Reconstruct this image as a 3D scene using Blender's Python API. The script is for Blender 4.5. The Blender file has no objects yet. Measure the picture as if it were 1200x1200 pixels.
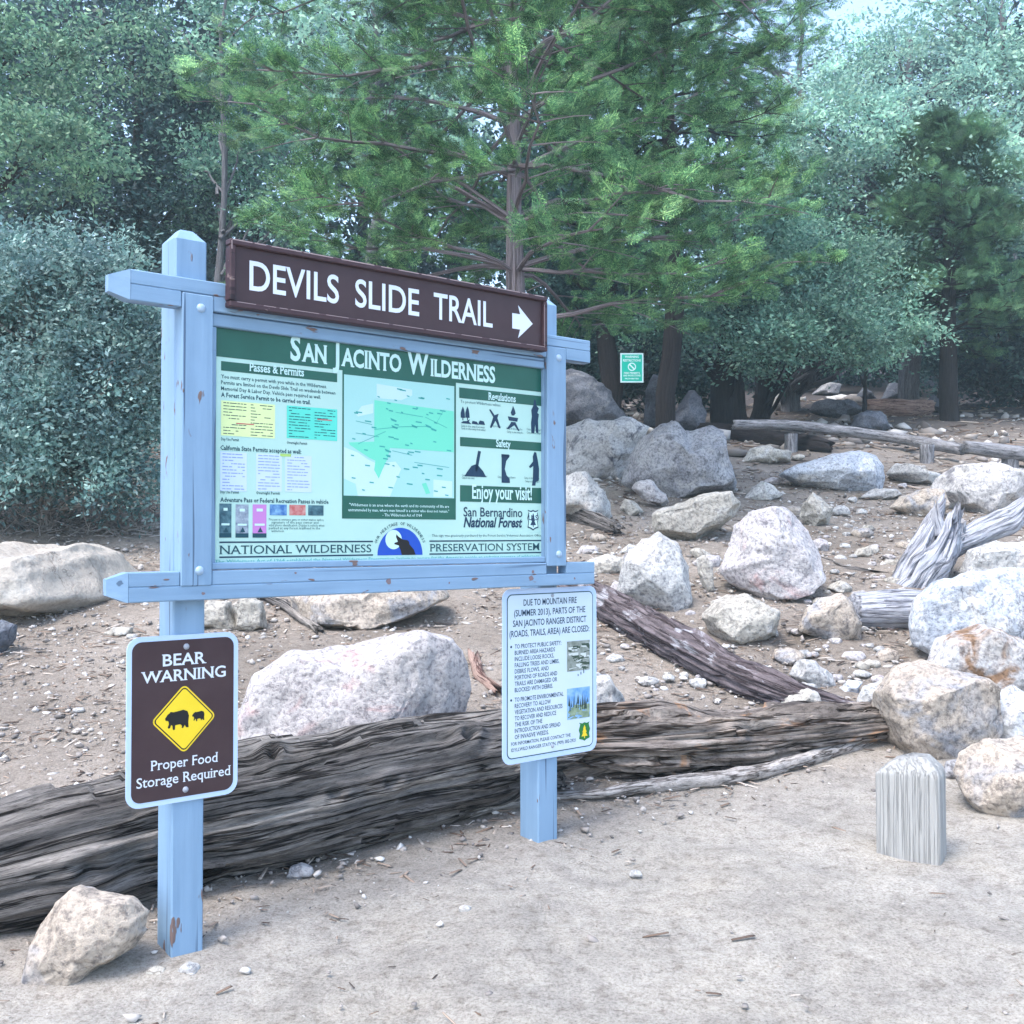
import bpy, bmesh, math, random
import numpy as np
from mathutils import Vector
S = bpy.context.scene
COL = S.collection
R = math.radians

# ------------------------------------------------------------------ camera, sky, sun, exposure
F = 1250.0
EYE = np.array([0.0, 0.0, 1.5])
PITCH = math.atan(25/F)
cam = bpy.data.objects.new('camera', bpy.data.cameras.new('camera'))
COL.objects.link(cam)
cam.location = EYE
cam.rotation_euler = (math.pi/2 + PITCH, 0, 0)
cam.data.sensor_width = 36
cam.data.lens = 36*F/1200
cam.data.clip_end = 1000
S.camera = cam

SUN_EL, SUN_ROT = R(62), R(222)
W = bpy.data.worlds.new("World"); S.world = W; W.use_nodes = True
wn = W.node_tree
sky = wn.nodes.new('ShaderNodeTexSky'); sky.sky_type = 'NISHITA'; sky.sun_disc = False
sky.sun_elevation = SUN_EL; sky.sun_rotation = SUN_ROT
sky.air_density = 1.0; sky.dust_density = 2.2; sky.ozone_density = 0.6
wn.links.new(sky.outputs[0], wn.nodes['Background'].inputs[0])
wn.nodes['Background'].inputs[1].default_value = 0.15
sd = bpy.data.lights.new('sun', 'SUN'); sd.energy = 0.85; sd.angle = R(20); sd.color = (1, .97, .93)
sun = bpy.data.objects.new('sun', sd); COL.objects.link(sun)
sdir = Vector((math.sin(SUN_ROT)*math.cos(SUN_EL), math.cos(SUN_ROT)*math.cos(SUN_EL), math.sin(SUN_EL)))
sun.rotation_euler = sdir.to_track_quat('Z', 'Y').to_euler()
S.view_settings.view_transform = 'Standard'; S.view_settings.look = 'None'
S.view_settings.exposure = 2.0; S.view_settings.gamma = 1
S.cycles.max_bounces = 6; S.cycles.transparent_max_bounces = 4
S.cycles.diffuse_bounces = 3; S.cycles.glossy_bounces = 2; S.cycles.volume_bounces = 1

# ------------------------------------------------------------------ numeric helpers
def _h(ix, iy, iz, s):
    n = (ix*374761393 + iy*668265263 + iz*2147483647 + s*1274126177) & 0xffffffff
    n = ((n ^ (n >> 13))*1274126177) & 0xffffffff
    return ((n ^ (n >> 16)) & 0xffff)/65535.0
def vnoise(P, s=0):
    P = np.asarray(P, float); I = np.floor(P).astype(np.int64); f = P-I; f = f*f*(3-2*f)
    o = 0
    for a in (0, 1):
        for b in (0, 1):
            for c in (0, 1):
                w = (f[..., 0] if a else 1-f[..., 0])*(f[..., 1] if b else 1-f[..., 1])*(f[..., 2] if c else 1-f[..., 2])
                o = o + w*_h(I[..., 0]+a, I[..., 1]+b, I[..., 2]+c, s)
    return o*2-1
def fbm(P, s=0, oct=4):
    o = 0; a = 1.0; P = np.asarray(P, float)
    for k in range(oct):
        o = o + a*vnoise(P*(2**k)+k*17.3, s+k); a *= .5
    return o
def ray(px, py):
    x = (px-600)/F; y = (600-py)/F
    return np.array([x, math.cos(PITCH)-y*math.sin(PITCH), math.sin(PITCH)+y*math.cos(PITCH)])
def at(px, py, d):                       # the point seen at a photograph position, at depth d metres
    r = ray(px, py); return EYE + r*(d/r[1])

# ------------------------------------------------------------------ terrain height
_D = np.array([-40, -3, 0, 2, 2.95, 3.8, 4.3, 5, 6, 7.5, 9, 12, 16, 20, 30, 45, 70, 120, 400.])
_H = np.array([-3, -.3, 0, .24, .355, .415, .475, .62, .83, 1.14, 1.46, 2.06, 2.88, 3.68, 5.6, 9, 15, 24, 40.])
_g = np.linspace(-40, 400, 8801)
_t = np.interp(_g, _D, _H)
_k = np.exp(-np.linspace(-2, 2, 15)**2); _k /= _k.sum()
_t[7:-7] = np.convolve(_t, _k, 'same')[7:-7]
def hgt(x, y):
    x = np.asarray(x, float); y = np.asarray(y, float)
    h = np.interp(y, _g, _t)
    P = np.stack([x, y, x*0], -1)
    w = np.clip((y-4.2)/3, 0, 1)
    return h + (.012+.05*w)*vnoise(P*.55, 3) + (.006+.02*w)*vnoise(P*1.9, 5)
def ground_at(px, py):
    r = ray(px, py); ds = np.arange(1.8, 90, .01); P = EYE[None]+r[None]*(ds/r[1])[:, None]
    i = np.argmax(P[:, 2] < hgt(P[:, 0], P[:, 1]))
    return P[i]
def gz(x, y): return float(hgt(np.array([x]), np.array([y]))[0])

# ------------------------------------------------------------------ object helpers
def tag(o, label=None, cat=None, group=None, kind=None):
    if label: o['label'] = label
    if cat: o['category'] = cat
    if group: o['group'] = group
    if kind: o['kind'] = kind
    return o
def empty(name, loc, label, cat, group=None):
    o = bpy.data.objects.new(name, None); COL.objects.link(o); o.location = loc
    o.empty_display_size = .1
    return tag(o, label, cat, group)
def mesh_obj(name, V, Fc, m, parent=None, loc=None, smooth=False, attrs=None, mi=None):
    """V (n,3) in world metres; loc gives the origin, parents are Empties at their own location"""
    V = np.asarray(V, np.float32)
    o_loc = np.array(parent.location) if parent is not None and loc is None else (np.zeros(3) if loc is None else np.array(loc))
    if parent is not None and parent.parent is not None: o_loc = np.array(parent.parent.location)
    V = V - o_loc.astype(np.float32)
    me = bpy.data.meshes.new(name)
    if isinstance(Fc, np.ndarray):
        n, k = Fc.shape
        me.vertices.add(len(V)); me.vertices.foreach_set('co', V.ravel())
        me.loops.add(n*k); me.loops.foreach_set('vertex_index', Fc.astype(np.int32).ravel())
        me.polygons.add(n); me.polygons.foreach_set('loop_start', np.arange(0, n*k, k, dtype=np.int32))
        me.update(calc_edges=True)
    else:
        me.from_pydata(V.tolist(), [], Fc); me.update()
    if smooth: me.polygons.foreach_set('use_smooth', np.ones(len(me.polygons), bool))
    for k, v in (attrs or {}).items():
        a = me.attributes.new(k, 'FLOAT_VECTOR', 'POINT'); a.data.foreach_set('vector', np.asarray(v, np.float32).ravel())
    for mm in (m if isinstance(m, (list, tuple)) else [m]): me.materials.append(mm)
    if mi is not None: me.polygons.foreach_set('material_index', np.asarray(mi, np.int32))
    o = bpy.data.objects.new(name, me); COL.objects.link(o)
    if parent is not None: o.parent = parent
    else: o.location = o_loc
    return o
class MB:                                 # collects shapes into one mesh
    def __init__(s): s.v = []; s.f = []; s.a = []
    def add(s, V, Fc):
        b = len(s.v); s.v += [tuple(map(float, q)) for q in V]; s.f += [tuple(b+i for i in q) for q in Fc]
    def build(s, name, m, parent=None, loc=None, smooth=False):
        return mesh_obj(name, np.array(s.v), s.f, m, parent, loc, smooth)

# ------------------------------------------------------------------ materials
def new_mat(name):
    m = bpy.data.materials.new(name); m.use_nodes = True
    nt = m.node_tree; b = nt.nodes['Principled BSDF']; b.inputs['Specular IOR Level'].default_value = .25
    return m, nt, b
def nd(nt, t, **kw):
    n = nt.nodes.new(t)
    for k, v in kw.items(): setattr(n, k, v)
    return n
def ramp(nt, fac, stops):
    r = nd(nt, 'ShaderNodeValToRGB'); e = r.color_ramp.elements
    while len(e) < len(stops): e.new(.5)
    for i, (p, c) in enumerate(stops): e[i].position = p; e[i].color = (*c, 1) if len(c) == 3 else c
    nt.links.new(fac, r.inputs[0]); return r.outputs[0]
def noise(nt, vec, scale, detail=5, rough=.55, dist=0):
    n = nd(nt, 'ShaderNodeTexNoise'); n.inputs['Scale'].default_value = scale; n.inputs['Detail'].default_value = detail
    n.inputs['Roughness'].default_value = rough; n.inputs['Distortion'].default_value = dist
    if vec is not None: nt.links.new(vec, n.inputs['Vector'])
    return n.outputs['Fac']
def mix(nt, fac, a, b, mode='MIX'):
    n = nd(nt, 'ShaderNodeMix', data_type='RGBA', blend_type=mode)
    for s, v in ((n.inputs['Factor'], fac), (n.inputs['A'], a), (n.inputs['B'], b)):
        if isinstance(v, (int, float)): s.default_value = v
        elif isinstance(v, tuple): s.default_value = (*v, 1)
        else: nt.links.new(v, s)
    return n.outputs['Result']
def bump(nt, b, h, dist, strength=1.0):
    n = nd(nt, 'ShaderNodeBump'); n.inputs['Distance'].default_value = dist; n.inputs['Strength'].default_value = strength
    nt.links.new(h, n.inputs['Height']); nt.links.new(n.outputs[0], b.inputs['Normal'])
def coords(nt, which='Object', scale=(1, 1, 1), rnd=True):
    t = nd(nt, 'ShaderNodeTexCoord'); mp = nd(nt, 'ShaderNodeMapping'); mp.inputs['Scale'].default_value = scale
    nt.links.new(t.outputs[which], mp.inputs['Vector'])
    if rnd:
        oi = nd(nt, 'ShaderNodeObjectInfo'); ml = nd(nt, 'ShaderNodeMath', operation='MULTIPLY'); ml.inputs[1].default_value = 37.0
        nt.links.new(oi.outputs['Random'], ml.inputs[0]); nt.links.new(ml.outputs[0], mp.inputs['Location'])
    return mp.outputs[0]
def flat(name, c, rough=.6, spec=.25):
    m, nt, b = new_mat(name); b.inputs['Base Color'].default_value = (*c, 1); b.inputs['Roughness'].default_value = rough
    b.inputs['Specular IOR Level'].default_value = spec
    return m
def worn(name, c, c2, rough=.5, scale=9, spec=.3):
    m, nt, b = new_mat(name); v = coords(nt)
    n = noise(nt, v, scale, 6, .6); nt.links.new(ramp(nt, n, [(.35, c), (.7, c2)]), b.inputs['Base Color'])
    b.inputs['Roughness'].default_value = rough; b.inputs['Specular IOR Level'].default_value = spec
    return m

def rock_mat(name, light, mid, dark, patch, patch_amt=.55, speck=.70, dark_amt=.575):
    m, nt, b = new_mat(name); v = coords(nt)
    light, mid, patch = [tuple(q*.82 for q in c_) for c_ in (light, mid, patch)]
    big = noise(nt, v, 2.6, 5, .6, .6); fine = noise(nt, v, 42, 6, .72); med = noise(nt, v, 11, 6, .65)
    c = ramp(nt, big, [(.36, mid), (.62, light)])
    c = mix(nt, ramp(nt, noise(nt, v, 3.7, 4, .6, 1.0), [(patch_amt, (0, 0, 0)), (patch_amt+.12, (1, 1, 1))]), c, patch)
    c = mix(nt, ramp(nt, med, [(dark_amt, (0, 0, 0)), (dark_amt+.14, (.8, .8, .8))]), c, dark)
    sp = ramp(nt, fine, [(.38, (.30, .30, .33)), (.50, (.95, .95, .95)), (.66, (1.3, 1.3, 1.28))])
    c = mix(nt, speck, c, mix(nt, 1.0, c, sp, 'MULTIPLY'))
    vo = nd(nt, 'ShaderNodeTexVoronoi', feature='DISTANCE_TO_EDGE'); vo.inputs['Scale'].default_value = 1.15
    dv = nd(nt, 'ShaderNodeVectorMath', operation='ADD'); nz = nd(nt, 'ShaderNodeTexNoise'); nz.inputs['Scale'].default_value = 4; nz.inputs['Detail'].default_value = 6
    nt.links.new(v, nz.inputs['Vector']); nt.links.new(v, dv.inputs[0]); nt.links.new(nz.outputs['Color'], dv.inputs[1]); nt.links.new(dv.outputs[0], vo.inputs['Vector'])
    crack = ramp(nt, vo.outputs['Distance'], [(.0, (.42, .40, .40)), (.010, (1, 1, 1))])
    ck = ramp(nt, noise(nt, v, 1.9, 3, .5), [(.46, (0, 0, 0)), (.56, (.9, .9, .9))]); c = mix(nt, ck, c, mix(nt, 1.0, c, crack, 'MULTIPLY'))
    nt.links.new(c, b.inputs['Base Color']); b.inputs['Roughness'].default_value = .9; b.inputs['Specular IOR Level'].default_value = .15
    hb = mix(nt, .5, med, fine); hb = mix(nt, .08, hb, crack)
    bump(nt, b, hb, .05, .65)
    return m
M = {}
M['pale'] = rock_mat('pale_granite', (.62, .62, .61), (.47, .465, .46), (.20, .20, .21), (.66, .62, .58))
M['pink'] = rock_mat('pink_granite', (.64, .61, .61), (.52, .49, .50), (.30, .28, .30), (.58, .42, .41), .60)
M['tan'] = rock_mat('tan_granite', (.60, .52, .44), (.46, .40, .34), (.14, .13, .13), (.40, .40, .42), .52)
M['cream'] = rock_mat('cream_granite', (.60, .57, .51), (.45, .42, .37), (.20, .19, .17), (.66, .65, .63))
M['grey'] = rock_mat('grey_granite', (.50, .50, .52), (.33, .33, .36), (.10, .10, .115), (.50, .49, .49), .56, .7, .55)
M['slate'] = rock_mat('dark_blue_granite', (.20, .22, .26), (.12, .13, .16), (.05, .05, .06), (.30, .31, .33), .58, .6, .56)
M['blotch'] = rock_mat('blotched_granite', (.74, .72, .71), (.60, .58, .58), (.07, .07, .09), (.14, .14, .17), .58, .6, .56)
M['blue'] = rock_mat('bluish_white_granite', (.66, .69, .74), (.48, .53, .61), (.24, .27, .32), (.76, .76, .76), .52)
M['slab'] = rock_mat('sandy_slab', (.56, .51, .45), (.49, .44, .385), (.34, .30, .27), (.58, .55, .50), .55, .3, .62)
M['rust'] = rock_mat('rust_bottom_granite', (.62, .62, .63), (.42, .38, .34), (.15, .11, .09), (.30, .19, .12), .50)

def wood_mat(name, a, b_, dark, along='uvw', sc=(1.2, 7, 1), bumpd=.02, patch=None, patch_thr=.56, crackthr=.40, fstr=1.0, blotch=0.):
    m, nt, b = new_mat(name)
    at_ = nd(nt, 'ShaderNodeAttribute', attribute_name=along); mp = nd(nt, 'ShaderNodeMapping'); mp.inputs['Scale'].default_value = sc
    nt.links.new(at_.outputs['Vector'], mp.inputs['Vector'])
    n1 = noise(nt, mp.outputs[0], 3.0, 8, .72, .12); n2 = noise(nt, mp.outputs[0], 14, 8, .75, .1)
    c = ramp(nt, n1, [(.3, a), (.68, b_)])
    if patch:
        mp2 = nd(nt, 'ShaderNodeMapping'); mp2.inputs['Scale'].default_value = (sc[0]*1.6, sc[1]*.4, 1); nt.links.new(at_.outputs['Vector'], mp2.inputs['Vector'])
        c = mix(nt, ramp(nt, noise(nt, mp2.outputs[0], 1.7, 5, .6, .6), [(patch_thr, (0, 0, 0)), (patch_thr+.06, (1, 1, 1))]), c, patch)
    cr = ramp(nt, n2, [(crackthr-.1, dark), (crackthr+.08, (1, 1, 1))])
    c = mix(nt, 1.0, c, cr, 'MULTIPLY')
    mp3 = nd(nt, 'ShaderNodeMapping'); mp3.inputs['Scale'].default_value = (sc[0]*.4, sc[1]*1.1, sc[1]*1.1); nt.links.new(at_.outputs['Vector'], mp3.inputs['Vector'])
    n3 = noise(nt, mp3.outputs[0], 2.4, 4, .6, .06)
    fis = ramp(nt, n3, [(.41, (1, 1, 1)), (.45, tuple(min(1, q*1.3) for q in dark)), (.468, tuple(q*.4 for q in dark)), (.495, (1, 1, 1))])
    c = mix(nt, fstr, c, mix(nt, 1.0, c, fis, 'MULTIPLY'))
    hair = noise(nt, mp3.outputs[0], 26, 6, .7, 0); c = mix(nt, .55*fstr, c, mix(nt, 1.0, c, ramp(nt, hair, [(.36, (.30, .29, .29)), (.5, (1, 1, 1)), (.64, (1.35, 1.35, 1.35))]), 'MULTIPLY'))
    if blotch: c = mix(nt, blotch, c, mix(nt, 1.0, c, ramp(nt, noise(nt, mp3.outputs[0], .55, 4, .6, .5), [(.34, (.42, .41, .42)), (.52, (1, 1, 1)), (.66, (1.7, 1.66, 1.6))]), 'MULTIPLY'))
    nt.links.new(c, b.inputs['Base Color']); b.inputs['Roughness'].default_value = .85; b.inputs['Specular IOR Level'].default_value = .2
    bump(nt, b, mix(nt, .6, n1, mix(nt, .6, n2, fis)), bumpd)
    return m
M['log'] = wood_mat('weathered_log', (.05, .046, .046), (.36, .335, .315), (.12, .11, .11), sc=(1.5, 3.2, 3.2), bumpd=.035, blotch=.9)
M['log2'] = wood_mat('rotting_log', (.075, .06, .055), (.40, .35, .31), (.2, .17, .15), sc=(1.6, 3, 1), bumpd=.03, patch=(.42, .25, .15), patch_thr=.60, blotch=.8)
M['char'] = wood_mat('charred_log', (.05, .04, .045), (.20, .17, .18), (.3, .25, .27), sc=(1.6, 2.5, 1), bumpd=.02, patch=(.36, .36, .39), patch_thr=.57, fstr=.7)
M['drift'] = wood_mat('bleached_driftwood', (.22, .23, .27), (.56, .57, .61), (.36, .36, .40), sc=(2.2, 4, 4), bumpd=.02, crackthr=.38, fstr=.6)
M['stick'] = wood_mat('grey_stick', (.22, .21, .20), (.45, .42, .40), (.4, .38, .37), sc=(3, 1.5, 1), bumpd=.008)
M['redstick'] = wood_mat('red_brown_wood', (.20, .13, .105), (.36, .26, .22), (.4, .3, .3), sc=(2, 2, 1), bumpd=.01)
M['rail'] = wood_mat('grey_rail', (.15, .15, .16), (.34, .34, .36), (.4, .4, .4), sc=(2, 2.5, 1), bumpd=.01)
M['bark_red'] = wood_mat('cedar_bark', (.22, .185, .205), (.46, .40, .43), (.40, .38, .38), sc=(1.0, 5, 5), bumpd=.03)
M['bark_dark'] = wood_mat('dark_bark', (.017, .015, .016), (.052, .045, .046), (.4, .4, .4), sc=(1.5, 4, 1), bumpd=.03)
M['bark_grey'] = wood_mat('grey_bark', (.10, .10, .11), (.25, .25, .27), (.45, .45, .45), sc=(2, 4, 1), bumpd=.02)

def paint_mat(name, c, c2, ax):
    m, nt, b = new_mat(name)
    sc = [26, 26, 26]; sc[ax] = 1.6
    v = coords(nt, 'Object', tuple(sc)); v2 = coords(nt, 'Object', (1, 1, 1))
    g = noise(nt, v, 1.0, 5, .6)
    col = ramp(nt, g, [(.30, c2), (.62, c)])
    col = mix(nt, ramp(nt, noise(nt, v2, 5, 4, .6), [(.42, (0, 0, 0)), (.75, (.45, .45, .45))]), col, tuple(min(1, q*1.13) for q in c))
    sc2 = [16, 16, 16]; sc2[ax] = 5
    chip = ramp(nt, noise(nt, coords(nt, 'Object', tuple(sc2)), 1.7, 3, .55), [(.665, (0, 0, 0)), (.69, (1, 1, 1))])
    col = mix(nt, chip, col, (.17, .12, .11))
    sc3 = [60, 60, 60]; sc3[ax] = 1.1
    line = ramp(nt, noise(nt, coords(nt, 'Object', tuple(sc3)), .8, 2, .5), [(.325, (.40, .42, .46)), (.355, (1, 1, 1))])
    col = mix(nt, 1.0, col, line, 'MULTIPLY')
    nt.links.new(col, b.inputs['Base Color']); b.inputs['Roughness'].default_value = .55; b.inputs['Specular IOR Level'].default_value = .3
    bump(nt, b, mix(nt, .5, g, chip), .003)
    return m
BLUE, BLUE2 = (.205, .325, .465), (.155, .26, .385)
M['paint_v'] = paint_mat('blue_paint_upright', BLUE, BLUE2, 2)
M['paint_h'] = paint_mat('blue_paint_level', BLUE, BLUE2, 0)
M['brown'] = worn('brown_sign_face', (.042, .022, .026), (.052, .03, .034), .45)
M['brown_frame'] = paint_mat('brown_frame', (.055, .03, .036), (.035, .02, .025), 0)
M['edge'] = flat('pale_chipped_edge', (.32, .25, .25), .7)
M['white'] = flat('white_lettering', (.62, .68, .76), .5)
M['panel'] = worn('panel_face', (.38, .60, .54), (.43, .64, .58), .35, 3)
M['dgreen'] = worn('panel_green', (.012, .085, .062), (.018, .11, .08), .35, 4)
M['panelwhite'] = flat('panel_white_print', (.50, .72, .70), .4)
M['ink'] = flat('dark_green_ink', (.01, .06, .085), .5)
M['darkink'] = flat('navy_ink', (.012, .04, .08), .5)
M['alu'] = worn('pale_sign_face', (.50, .62, .72), (.55, .66, .75), .4, 4)
M['alu_blue'] = worn('pale_blue_rim', (.42, .56, .80), (.46, .60, .82), .4, 5)
M['bolt'] = flat('painted_bolt', (.30, .42, .56), .3, .6)
M['steel'] = flat('grey_bolt', (.30, .33, .38), .35, .5)
M['yellow'] = worn('warning_yellow', (.75, .55, .02), (.80, .60, .03), .4)
M['black'] = flat('black_print', (.012, .012, .014), .5)
M['gap'] = flat('dark_notch', (.02, .02, .025), .9)

# ground
def ground_mat():
    m, nt, b = new_mat('dirt'); v = coords(nt, 'Object', rnd=False)
    n1 = noise(nt, v, .9, 6, .6, .4); n2 = noise(nt, v, 22, 9, .74); n3 = noise(nt, v, 110, 6, .78)
    sand = ramp(nt, n1, [(.30, (.335, .308, .272)), (.50, (.40, .372, .332)), (.70, (.44, .412, .37))])
    duff = ramp(nt, n1, [(.30, (.19, .163, .138)), (.66, (.35, .308, .268))])
    sx = nd(nt, 'ShaderNodeSeparateXYZ'); nt.links.new(v, sx.inputs[0])
    # distance up the slope, shifted sideways, tells trodden sand from forest duff
    ma = nd(nt, 'ShaderNodeMath', operation='MULTIPLY_ADD'); ma.inputs[1].default_value = -.60; nt.links.new(sx.outputs['X'], ma.inputs[0]); nt.links.new(sx.outputs['Y'], ma.inputs[2])
    ad = nd(nt, 'ShaderNodeMath', operation='MULTIPLY_ADD'); ad.inputs[1].default_value = 1.2; nt.links.new(n1, ad.inputs[0]); nt.links.new(ma.outputs[0], ad.inputs[2])
    mr = nd(nt, 'ShaderNodeMapRange'); mr.inputs['From Min'].default_value = 4.0; mr.inputs['From Max'].default_value = 4.9; nt.links.new(ad.outputs[0], mr.inputs['Value'])
    sand = mix(nt, 1.0, sand, ramp(nt, noise(nt, v, 2.6, 4, .6, 1.2), [(.34, (.84, .84, .85)), (.5, (1, 1, 1)), (.68, (1.09, 1.08, 1.06))]), 'MULTIPLY')
    c = mix(nt, mr.outputs[0], sand, duff)
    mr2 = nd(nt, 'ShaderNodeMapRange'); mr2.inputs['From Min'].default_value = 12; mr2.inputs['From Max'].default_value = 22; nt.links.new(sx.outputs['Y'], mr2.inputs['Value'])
    c = mix(nt, mr2.outputs[0], c, (.095, .085, .085))  # shade under the far trees, painted into the ground colour
    c = mix(nt, .8, c, mix(nt, 1.0, c, ramp(nt, n2, [(.34, (.56, .53, .50)), (.48, (.95, .95, .95)), (.68, (1.16, 1.16, 1.16))]), 'MULTIPLY'))
    c = mix(nt, .75, c, mix(nt, 1.0, c, ramp(nt, n3, [(.36, (.45, .43, .41)), (.5, (1, 1, 1)), (.66, (1.25, 1.25, 1.25))]), 'MULTIPLY'))
    nt.links.new(c, b.inputs['Base Color']); b.inputs['Roughness'].default_value = .95; b.inputs['Specular IOR Level'].default_value = .1
    bump(nt, b, mix(nt, .45, n2, n3), .03, .8)
    return m
M['dirt'] = ground_mat()

def leaf_mat(name, c1, c2, c3, trans=.35, clump=2.6):
    m, nt, b = new_mat(name)
    g = nd(nt, 'ShaderNodeNewGeometry'); v = coords(nt)
    ta = nd(nt, 'ShaderNodeAttribute', attribute_name='tint')
    r1 = ramp(nt, g.outputs['Random Per Island'], [(0, c1), (.55, c2), (1, c3)])
    cl = ramp(nt, noise(nt, v, clump, 3, .5), [(.36, (.62, .66, .70)), (.64, (1.35, 1.30, 1.18))])
    c = mix(nt, 1.0, mix(nt, 1.0, r1, cl, 'MULTIPLY'), ta.outputs['Vector'], 'MULTIPLY')
    nt.links.new(c, b.inputs['Base Color']); b.inputs['Roughness'].default_value = .55; b.inputs['Specular IOR Level'].default_value = .3
    tr = nd(nt, 'ShaderNodeBsdfTranslucent'); nt.links.new(c, tr.inputs['Color'])
    mx = nd(nt, 'ShaderNodeMixShader'); mx.inputs[0].default_value = trans
    nt.links.new(b.outputs[0], mx.inputs[1]); nt.links.new(tr.outputs[0], mx.inputs[2]); nt.links.new(mx.outputs[0], nt.nodes['Material Output'].inputs['Surface'])
    return m
M['cedar'] = leaf_mat('cedar_sprays', (.035, .12, .065), (.105, .27, .13), (.29, .52, .23))
M['cedar_dark'] = leaf_mat('dark_cedar_sprays', (.045, .13, .085), (.09, .21, .12), (.17, .32, .16))
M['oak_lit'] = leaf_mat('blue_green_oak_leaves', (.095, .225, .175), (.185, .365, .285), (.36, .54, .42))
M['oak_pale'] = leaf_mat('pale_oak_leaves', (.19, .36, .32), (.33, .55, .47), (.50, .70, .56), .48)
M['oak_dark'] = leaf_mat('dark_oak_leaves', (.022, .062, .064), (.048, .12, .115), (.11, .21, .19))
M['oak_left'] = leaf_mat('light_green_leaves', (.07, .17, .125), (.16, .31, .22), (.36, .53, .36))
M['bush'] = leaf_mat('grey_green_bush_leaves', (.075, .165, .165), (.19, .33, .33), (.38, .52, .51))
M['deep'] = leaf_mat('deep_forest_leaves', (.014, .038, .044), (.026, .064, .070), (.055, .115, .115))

# ------------------------------------------------------------------ ground sheet
def grid_axis(parts):
    out = []
    for a, b, s in parts: out += list(np.arange(a, b, s))
    return np.array(out+[parts[-1][1]])
gx = grid_axis([(-160, -40, 20), (-40, -12, 4), (-12, -4, .5), (-4, -2, .1), (-2, 3, .03), (3, 6, .1), (6, 14, .5), (14, 40, 4), (40, 160, 20)])
gy = grid_axis([(-40, -2, 4), (-2, 2.2, .3), (2.2, 6.5, .028), (6.5, 12, .07), (12, 22, .2), (22, 50, 1), (50, 300, 15)])
X, Y = np.meshgrid(gx, gy)
P3 = np.stack([X, Y, X*0], -1)
near = np.clip((14-Y)/6, 0, 1)*np.clip((Y-1)/1, 0, 1)
Z = hgt(X, Y) + near*(.006*fbm(P3*7, 9, 3) + .011*fbm(P3*2.6, 19, 3) + .012*np.clip((Y-4.2)/1.5, 0, 1)*fbm(P3*5, 12, 4))
idx = np.arange(X.size).reshape(X.shape)
quads = np.stack([idx[:-1, :-1], idx[:-1, 1:], idx[1:, 1:], idx[1:, :-1]], -1).reshape(-1, 4)
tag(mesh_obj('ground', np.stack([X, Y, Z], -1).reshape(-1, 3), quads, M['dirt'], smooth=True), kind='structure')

# ------------------------------------------------------------------ trail board
TH = math.atan2(F, 1530.)
BU = np.array([math.cos(TH), math.sin(TH), 0]); BN = np.array([math.sin(TH), -math.cos(TH), 0])
_r = ray(220, 1000); BO = EYE + _r*(2.95/_r[1]); BO[2] = 0
def bw(u, z, n): return BO + BU*u + BN*n + np.array([0, 0, z])      # board coordinates to the place: along, up, out of the face
def on_board(px, py, n=.02):                                          # where a line of sight meets the board's face
    r = ray(px, py); t = ((BO+BN*n)-EYE)@BN/(r@BN); p = EYE+r*t
    return float((p-BO)@BU), float(p[2])
def bbox(mb, u0, u1, z0, z1, n0, n1, bev=.004):
    """box in board coordinates with chamfered edges"""
    e = min(bev, (u1-u0)/3, (z1-z0)/3, (n1-n0)/3)
    V = []
    for (a, b, c) in ((1, 0, 0), (0, 1, 0), (0, 0, 1)):
        for su in (0, 1):
            for sz in (0, 1):
                for sn in (0, 1):
                    u = (u1 if su else u0) + (0 if a else (-e if su else e))
                    z = (z1 if sz else z0) + (0 if b else (-e if sz else e))
                    n = (n1 if sn else n0) + (0 if c else (-e if sn else e))
                    V.append((u, z, n))
    hull(mb, [bw(*q) for q in V])
def hull(mb, pts):
    bm = bmesh.new(); vs = [bm.verts.new(tuple(map(float, p))) for p in pts]
    r = bmesh.ops.convex_hull(bm, input=vs)
    bmesh.ops.dissolve_limit(bm, angle_limit=.01, verts=bm.verts, edges=bm.edges)
    bm.verts.index_update()
    mb.add([v.co for v in bm.verts], [[v.index for v in f.verts] for f in bm.faces]); bm.free()
def tilt_obj(o):
    """turn a board part's own axes along the board, so the paint grain follows the timber"""
    from mathutils import Matrix
    rot = Matrix.Rotation(TH, 4, 'Z'); o.data.transform(rot.inverted()); o.matrix_local = o.matrix_local @ rot
    return o

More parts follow.
